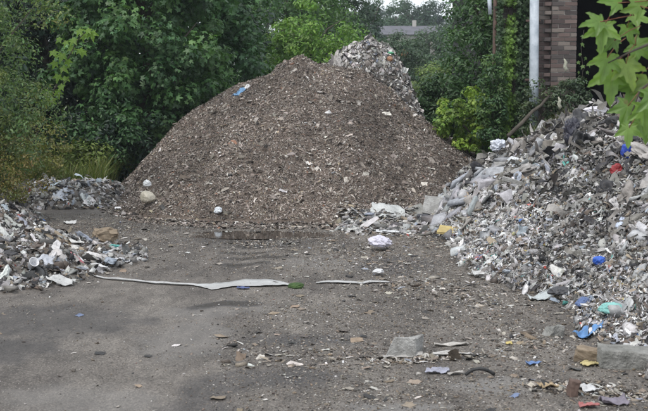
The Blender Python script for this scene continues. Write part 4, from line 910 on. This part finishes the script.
# ivy
iv = empty('ivy', (3.3, PY+.5, 0), 'ivy climbing the narrow wall between iron post and white downpipe', 'ivy')
rg = np.random.default_rng(5); n = 8000; x = rg.uniform(ix0-.12, ix1+.03, n); z = rg.uniform(.4, 4.6, n); y = PY+.57-rg.random(n)**2*.25-.08*vn(x*5, z*3, 4)
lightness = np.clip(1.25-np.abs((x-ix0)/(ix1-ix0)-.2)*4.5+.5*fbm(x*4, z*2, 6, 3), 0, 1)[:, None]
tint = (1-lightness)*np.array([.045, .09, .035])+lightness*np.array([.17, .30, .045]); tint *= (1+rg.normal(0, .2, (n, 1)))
N = np.array([[0, -1, .45]])+rg.normal(0, .4, (n, 3)); keep = vn(x*6, z*4, 9) > .22
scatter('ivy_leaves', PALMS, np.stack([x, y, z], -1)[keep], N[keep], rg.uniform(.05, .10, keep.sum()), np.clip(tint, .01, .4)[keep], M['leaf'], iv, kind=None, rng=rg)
tubes('ivy_stem', [([(ix0+.1+.08*k, PY+.56, .2), (ix0+.15+.06*k, PY+.56, 2), (ix0+.06+.1*k, PY+.56, 4.3)], [.02, .015, .006]) for k in range(5)], M['bark'], iv, sides=5)
# grasses
def grass(name, xy, hgt, cols, label, seed=1, lean=.6, Hf=H):
    xy = xy[(Hm(xy[:, 0], xy[:, 1]) < .02) & (Hm(xy[:, 0]+.35, xy[:, 1]) < .3)]
    rg = np.random.default_rng(seed); n = len(xy); x, y = xy[:, 0], xy[:, 1]; z = Hf(x, y)
    h_ = hgt*rg.uniform(.35, 1.1, n)*(.5+.9*vn(x*1.7, y*1.7, 3)); a = rg.uniform(0, 6.28, n); l = lean*h_*rg.uniform(.3, 1.5, n); wd = rg.uniform(.003, .007, n)*(1+y/30)
    px, py = np.cos(a+1.57)*wd, np.sin(a+1.57)*wd; dx, dy = np.cos(a)*l, np.sin(a)*l
    V = np.stack([np.stack([x-px, y-py, z-.02], -1), np.stack([x+px, y+py, z-.02], -1), np.stack([x+dx*.35-px*.7, y+dy*.35-py*.7, z+h_*.6], -1), np.stack([x+dx*.35+px*.7, y+dy*.35+py*.7, z+h_*.6], -1), np.stack([x+dx, y+dy, z+h_*.95], -1)], 1)
    T = np.array([[0, 1, 3], [0, 3, 2], [2, 3, 4]])[None]+(np.arange(n)*5)[:, None, None]
    t_ = np.array(cols)[rg.integers(0, len(cols), n)]*(1+rg.normal(0, .2, (n, 1)))
    o = link(name, npmesh(name, V.reshape(-1, 3), T.reshape(-1, 3), np.repeat(np.clip(t_, .01, .5), 5, 0)), M['leaf']); return tag(o, label, 'grass', kind='stuff')
GC = [(.17, .23, .06), (.22, .26, .08), (.28, .27, .12), (.12, .18, .05)]
xy = np.stack([RNG.uniform(-7, -3.1, 30000), RNG.uniform(17.5, 24, 30000)], -1); xy = xy[(xy[:, 0] < -4.4+.55*np.clip(xy[:, 1]-19.2, -2, 1.2)) | (xy[:, 1] > 20.5)]
grass('long_grass', xy, .6, GC, 'long yellow-green grass on the bank left of the mound', 2)
xy = np.stack([RNG.uniform(-7, -3.6, 5000), RNG.uniform(11, 17.5, 5000)], -1); xy = xy[xy[:, 0] < -4.6-.1*(xy[:, 1]-14)]
grass('verge_grass', xy, .35, [(.12, .12, .05), (.16, .13, .07), (.08, .10, .035)], 'dry grass under the shrub at the left edge', 3)
xy = np.stack([RNG.uniform(1.8, 6.0, 15000), RNG.uniform(24, 44, 15000)], -1)
grass('rough_grass', xy, .5, [(.14, .17, .06), (.18, .19, .08), (.09, .13, .04)], 'rough pale grass in the distance between pale heap and dark bush', 4)
xy = np.stack([RNG.uniform(2.6, 4.0, 3000), RNG.uniform(17.9, 19.3, 3000)], -1)
grass('weeds', xy, .35, [(.07, .11, .04), (.12, .14, .06), (.2, .18, .1)], 'weeds growing behind the ridge below the ivy', 5)
# bright sprig on the left, leaf by leaf
pal_ms = npmesh('leaf', PALM[0], PALM[1], np.tile([[.17, .30, .035]], (len(PALM[0]), 1)), PALM[2])
pal_ms.materials.append(M['bigleaf'])
pal_f = []
for k, c in enumerate([(.12, .21, .05), (.15, .26, .06), (.19, .31, .07), (.24, .34, .08)]):
    m_ = npmesh('leaf', PALM[0], PALM[1], np.tile([c], (len(PALM[0]), 1)), PALM[2]); m_.materials.append(M['bigleaf']); pal_f.append(m_)
def place_leaf(parent, P, size, tip2d, face, ms, roll=0):
    # tip direction in the picture plane, face normal towards 'face'
    Yv = Vector((tip2d[0], face[1]*.0-.25, tip2d[1])).normalized(); Nv = Vector(face); Nv = (Nv-Yv*Nv.dot(Yv)).normalized(); Xv = Yv.cross(Nv)
    Mx = Matrix((Xv, Yv, Nv)).transposed().to_4x4()
    o = bpy.data.objects.new('leaf', ms); C.objects.link(o); o.parent = parent
    Mx = Matrix.Translation(Vector(P)-parent.location) @ Mx @ Matrix.Diagonal((size, size, size, 1)); o.matrix_basis = Mx
sp = empty('sycamore_sprig', at(45, 110, 17.5), 'bright yellow-green leafy shoot against the dark gap on the left', 'branch')
stem_pts = [at(38, 120, 17.6), at(55, 88, 17.4), at(66, 62, 17.3), at(78, 40, 17.2), at(90, 27, 17.2)]
tubes('stem', [(stem_pts, [.015, .012, .009, .007, .004]), ([stem_pts[2], at(58, 45, 17.1)], [.007, .003]), ([stem_pts[1], at(70, 78, 17.1)], [.007, .003])], M['bark'], sp, sides=6)
rk = random.Random(9)
for px, py in [(89, 30), (83, 36), (79, 31), (92, 33), (80, 50), (84, 52), (66, 42), (71, 48), (60, 39), (62, 55), (68, 61), (55, 63), (74, 40), (63, 68), (58, 76), (66, 78), (62, 86), (53, 52), (48, 92), (52, 100), (44, 100), (58, 92)]:
    place_leaf(sp, at(px, py, 17.1+rk.uniform(-.15, .25)), rk.uniform(.17, .24), (rk.uniform(-.8, .8), -rk.uniform(.3, 1)), (rk.uniform(-.5, .5), -1, rk.uniform(.3, 1.0)), pal_ms)
# ------------------------------------------------------------------ foreground branch, top right
BD = 5.0
fb = empty('sycamore_branch', at(700, 60, BD), 'leafy sycamore branch hanging into the top right corner', 'branch')
bp = lambda x, y, d=0: at(x, y, BD+d)
tubes('stem', [([bp(760, 40, .3), bp(700, 30, .1), bp(655, 42), bp(635, 50), bp(608, 63)], [.02, .013, .008, .005, .0025]),
               ([bp(700, 30, .1), bp(670, 5, .05), bp(640, -4), bp(608, 4)], [.012, .008, .005, .003]),
               ([bp(700, 32, .1), bp(668, 70), bp(640, 90), bp(630, 118)], [.012, .007, .005, .003])], M['bark'], fb, sides=7)
lv_ = [ # px, py (leaf base), size px, tip direction (x, z), variant
 (603, 27, 34, (-.15, -1), 2), (600, 22, 27, (-1, -.15), 1), (627, 28, 26, (.3, -1), 1), (640, 6, 36, (-.5, .5), 2),
 (618, 3, 26, (-1, .1), 1), (634, 16, 28, (.8, -.3), 2), (636, 46, 34, (.7, -.5), 1), (607, 58, 33, (-.25, -1), 2), (612, 72, 44, (-.1, -1), 2),
 (626, 64, 36, (.3, -1), 3), (629, 128, 26, (-.1, -1), 2), (640, 122, 30, (.3, -1), 1), (634, 84, 36, (-.3, -1), 1), (648, 80, 36, (.1, -1), 3), (628, 106, 34, (-.3, -1), 1), (644, 108, 34, (.1, -1), 2),
 (655, 95, 40, (.2, -1), 1), (660, 45, 40, (.7, -.6), 1), (670, 75, 40, (.3, -1), 1), (670, 20, 40, (.7, .2), 2), (614, 41, 20, (-.7, -.7), 0), (585, 84, 0, (0, -1), 0)]
rk = random.Random(4); stalks = []
for px, py, s_, tp, vv in lv_:
    if s_ == 0: continue
    P0 = bp(px, py, rk.uniform(-.12, .12)); size = s_/220/.62*.80
    place_leaf(fb, P0, size, tp, (rk.uniform(-.35, .35), -1, rk.uniform(.25, .8)), pal_f[vv])
    stalks.append(([P0, P0+np.array([-tp[0]*.05+.03, .0, -tp[1]*.05+.01]), P0+np.array([-tp[0]*.08+.07, .03, -tp[1]*.07+.02])], [.0018, .002, .002]))
for st in stalks: tubes('leaf_stalk', [st], M['redstem'], fb, sides=5)
# small vine shoot in front of the dark opening
vs = empty('vine_shoot', at(583, 95, 18.6), 'thin vine with small leaves in front of the dark opening', 'vine')
tubes('stem', [([at(580, 98, 18.6), at(583, 70, 18.6), at(581, 48, 18.6), at(584, 30, 18.6)], [.006, .005, .004, .003]), ([at(583, 72, 18.6), at(588, 62, 18.5)], [.004, .002])], M['bark'], vs, sides=5)
for px, py in [(583, 66), (589, 64), (580, 54), (582, 44), (579, 72), (587, 72), (583, 36), (578, 62), (581, 82), (586, 58)]:
    place_leaf(vs, at(px, py, 18.5+rk.uniform(-.1, .1)), rk.uniform(.08, .12), (rk.uniform(-.8, .8), -1), (rk.uniform(-.9, .9), -1, .5), pal_f[0])

# ------------------------------------------------------------------ distant houses
def house(label, cx, cy, w_, d_, zb, ze, zr, roofm, chim=True, ridge_x=True):
    e = empty('house', (cx, cy, zb), label, 'house'); boxes('wall', [(cx-w_/2, cx+w_/2, cy-d_/2, cy+d_/2, zb-2, ze)], M['render'], e)
    V = [(cx-w_/2-.3, cy-d_/2-.3, ze), (cx+w_/2+.3, cy-d_/2-.3, ze), (cx+w_/2+.3, cy+d_/2+.3, ze), (cx-w_/2-.3, cy+d_/2+.3, ze)]
    V += [(cx-w_/2-.3, cy, zr), (cx+w_/2+.3, cy, zr)] if ridge_x else [(cx, cy-d_/2-.3, zr), (cx, cy+d_/2+.3, zr)]
    F = [(0, 1, 5, 4), (2, 3, 4, 5), (0, 4, 3), (1, 2, 5), (0, 3, 2, 1)] if ridge_x else [(0, 4, 5, 3), (1, 2, 5, 4), (0, 1, 4), (2, 3, 5), (0, 3, 2, 1)]
    me = bpy.data.meshes.new('roof'); me.from_pydata(V, [], F); rf = link('roof', me, roofm, e)
    if chim:
        me = bpy.data.meshes.new('chimney'); v, f_ = boxv(cx+.6, cx+.95, cy-.3, cy+.2, zr-.6, zr+.5); me.from_pydata(v, [], f_); o = bpy.data.objects.new('chimney', me); me.materials.append(M['render']); C.objects.link(o); o.parent = rf
    for wx in (-w_*.3, 0, w_*.3): boxes('window', [(cx+wx-.5, cx+wx+.5, cy-d_/2-.05, cy-d_/2+.02, ze-1.6, ze-.5)], M['dark_in'], e)
q = at(406, 26, 105)
house('distant grey-roofed house with a chimney among the far trees', q[0], 105, 5.0, 6, 4.5, q[2]-1.0, q[2], M['rooft'])
q = at(402, 49, 70)
house('tiny orange-roofed hut beyond the pale heap', q[0], 70, .6, 1.6, .5, q[2]-.5, q[2], M['terracotta'], False, False)

GN = {'sycamore_tree': 'sycamores behind the mound on the left', 'woodland_tree': 'dark trees deep in the wood', 'distant_tree': 'trees on the far skyline', 'hedge_bush': 'bushes below the distant roof', 'hazel_bush': 'dark bushes right of the pale heap', 'ash_tree': 'tall trees behind the bright young tree', 'bramble_bush': 'low weedy bushes', 'elder_bush': 'low dark bushes at the tree feet', 'hawthorn_shrub': 'shrubs at the left edge', 'buddleia': 'weeds at the building', 'house': 'distant buildings', 'film_scrap': 'film scraps on the left litter heap', 'puddle': 'puddles in the yard', 'flower_head': 'pale flower heads by the pier', 'concrete_block': 'concrete blocks', 'blue_bag': 'blue bags on the rubble heap', 'blue_scrap': 'blue scraps', 'white_scrap': 'small white scraps on the mound', 'red_scrap': 'red scraps', 'yellow_scrap': 'yellow scraps', 'bent_board': 'pale strips by the lone block', 'paving_slab': 'slabs leaning at the end of the heap', 'plastic_strip': 'white strips lying across the yard', 'white_bundle': 'white bundles on the mud', 'black_bag': 'black sacks on the heap', 'cardboard_box': 'crushed cardboard boxes'}
for o in C.objects:
    b_ = o.name.split('.')[0]
    if o.parent is None and b_ in GN and 'group' not in o: o['group'] = GN[b_]
# light haze in the air
V, F = boxv(-420, 420, -62, 905, -1.2, 20)
me = bpy.data.meshes.new('haze'); me.from_pydata(V, [], F); hz = bpy.data.objects.new('haze', me); C.objects.link(hz); hz['kind'] = 'stuff'
m = bpy.data.materials.new('haze'); m.use_nodes = True; t = m.node_tree; t.nodes.remove(t.nodes['Principled BSDF'])
v = t.nodes.new('ShaderNodeVolumePrincipled'); v.inputs['Density'].default_value = .0007; v.inputs['Color'].default_value = (.85, .92, 1, 1); v.inputs['Anisotropy'].default_value = .2
t.links.new(v.outputs[0], t.nodes['Material Output'].inputs['Volume']); me.materials.append(m)
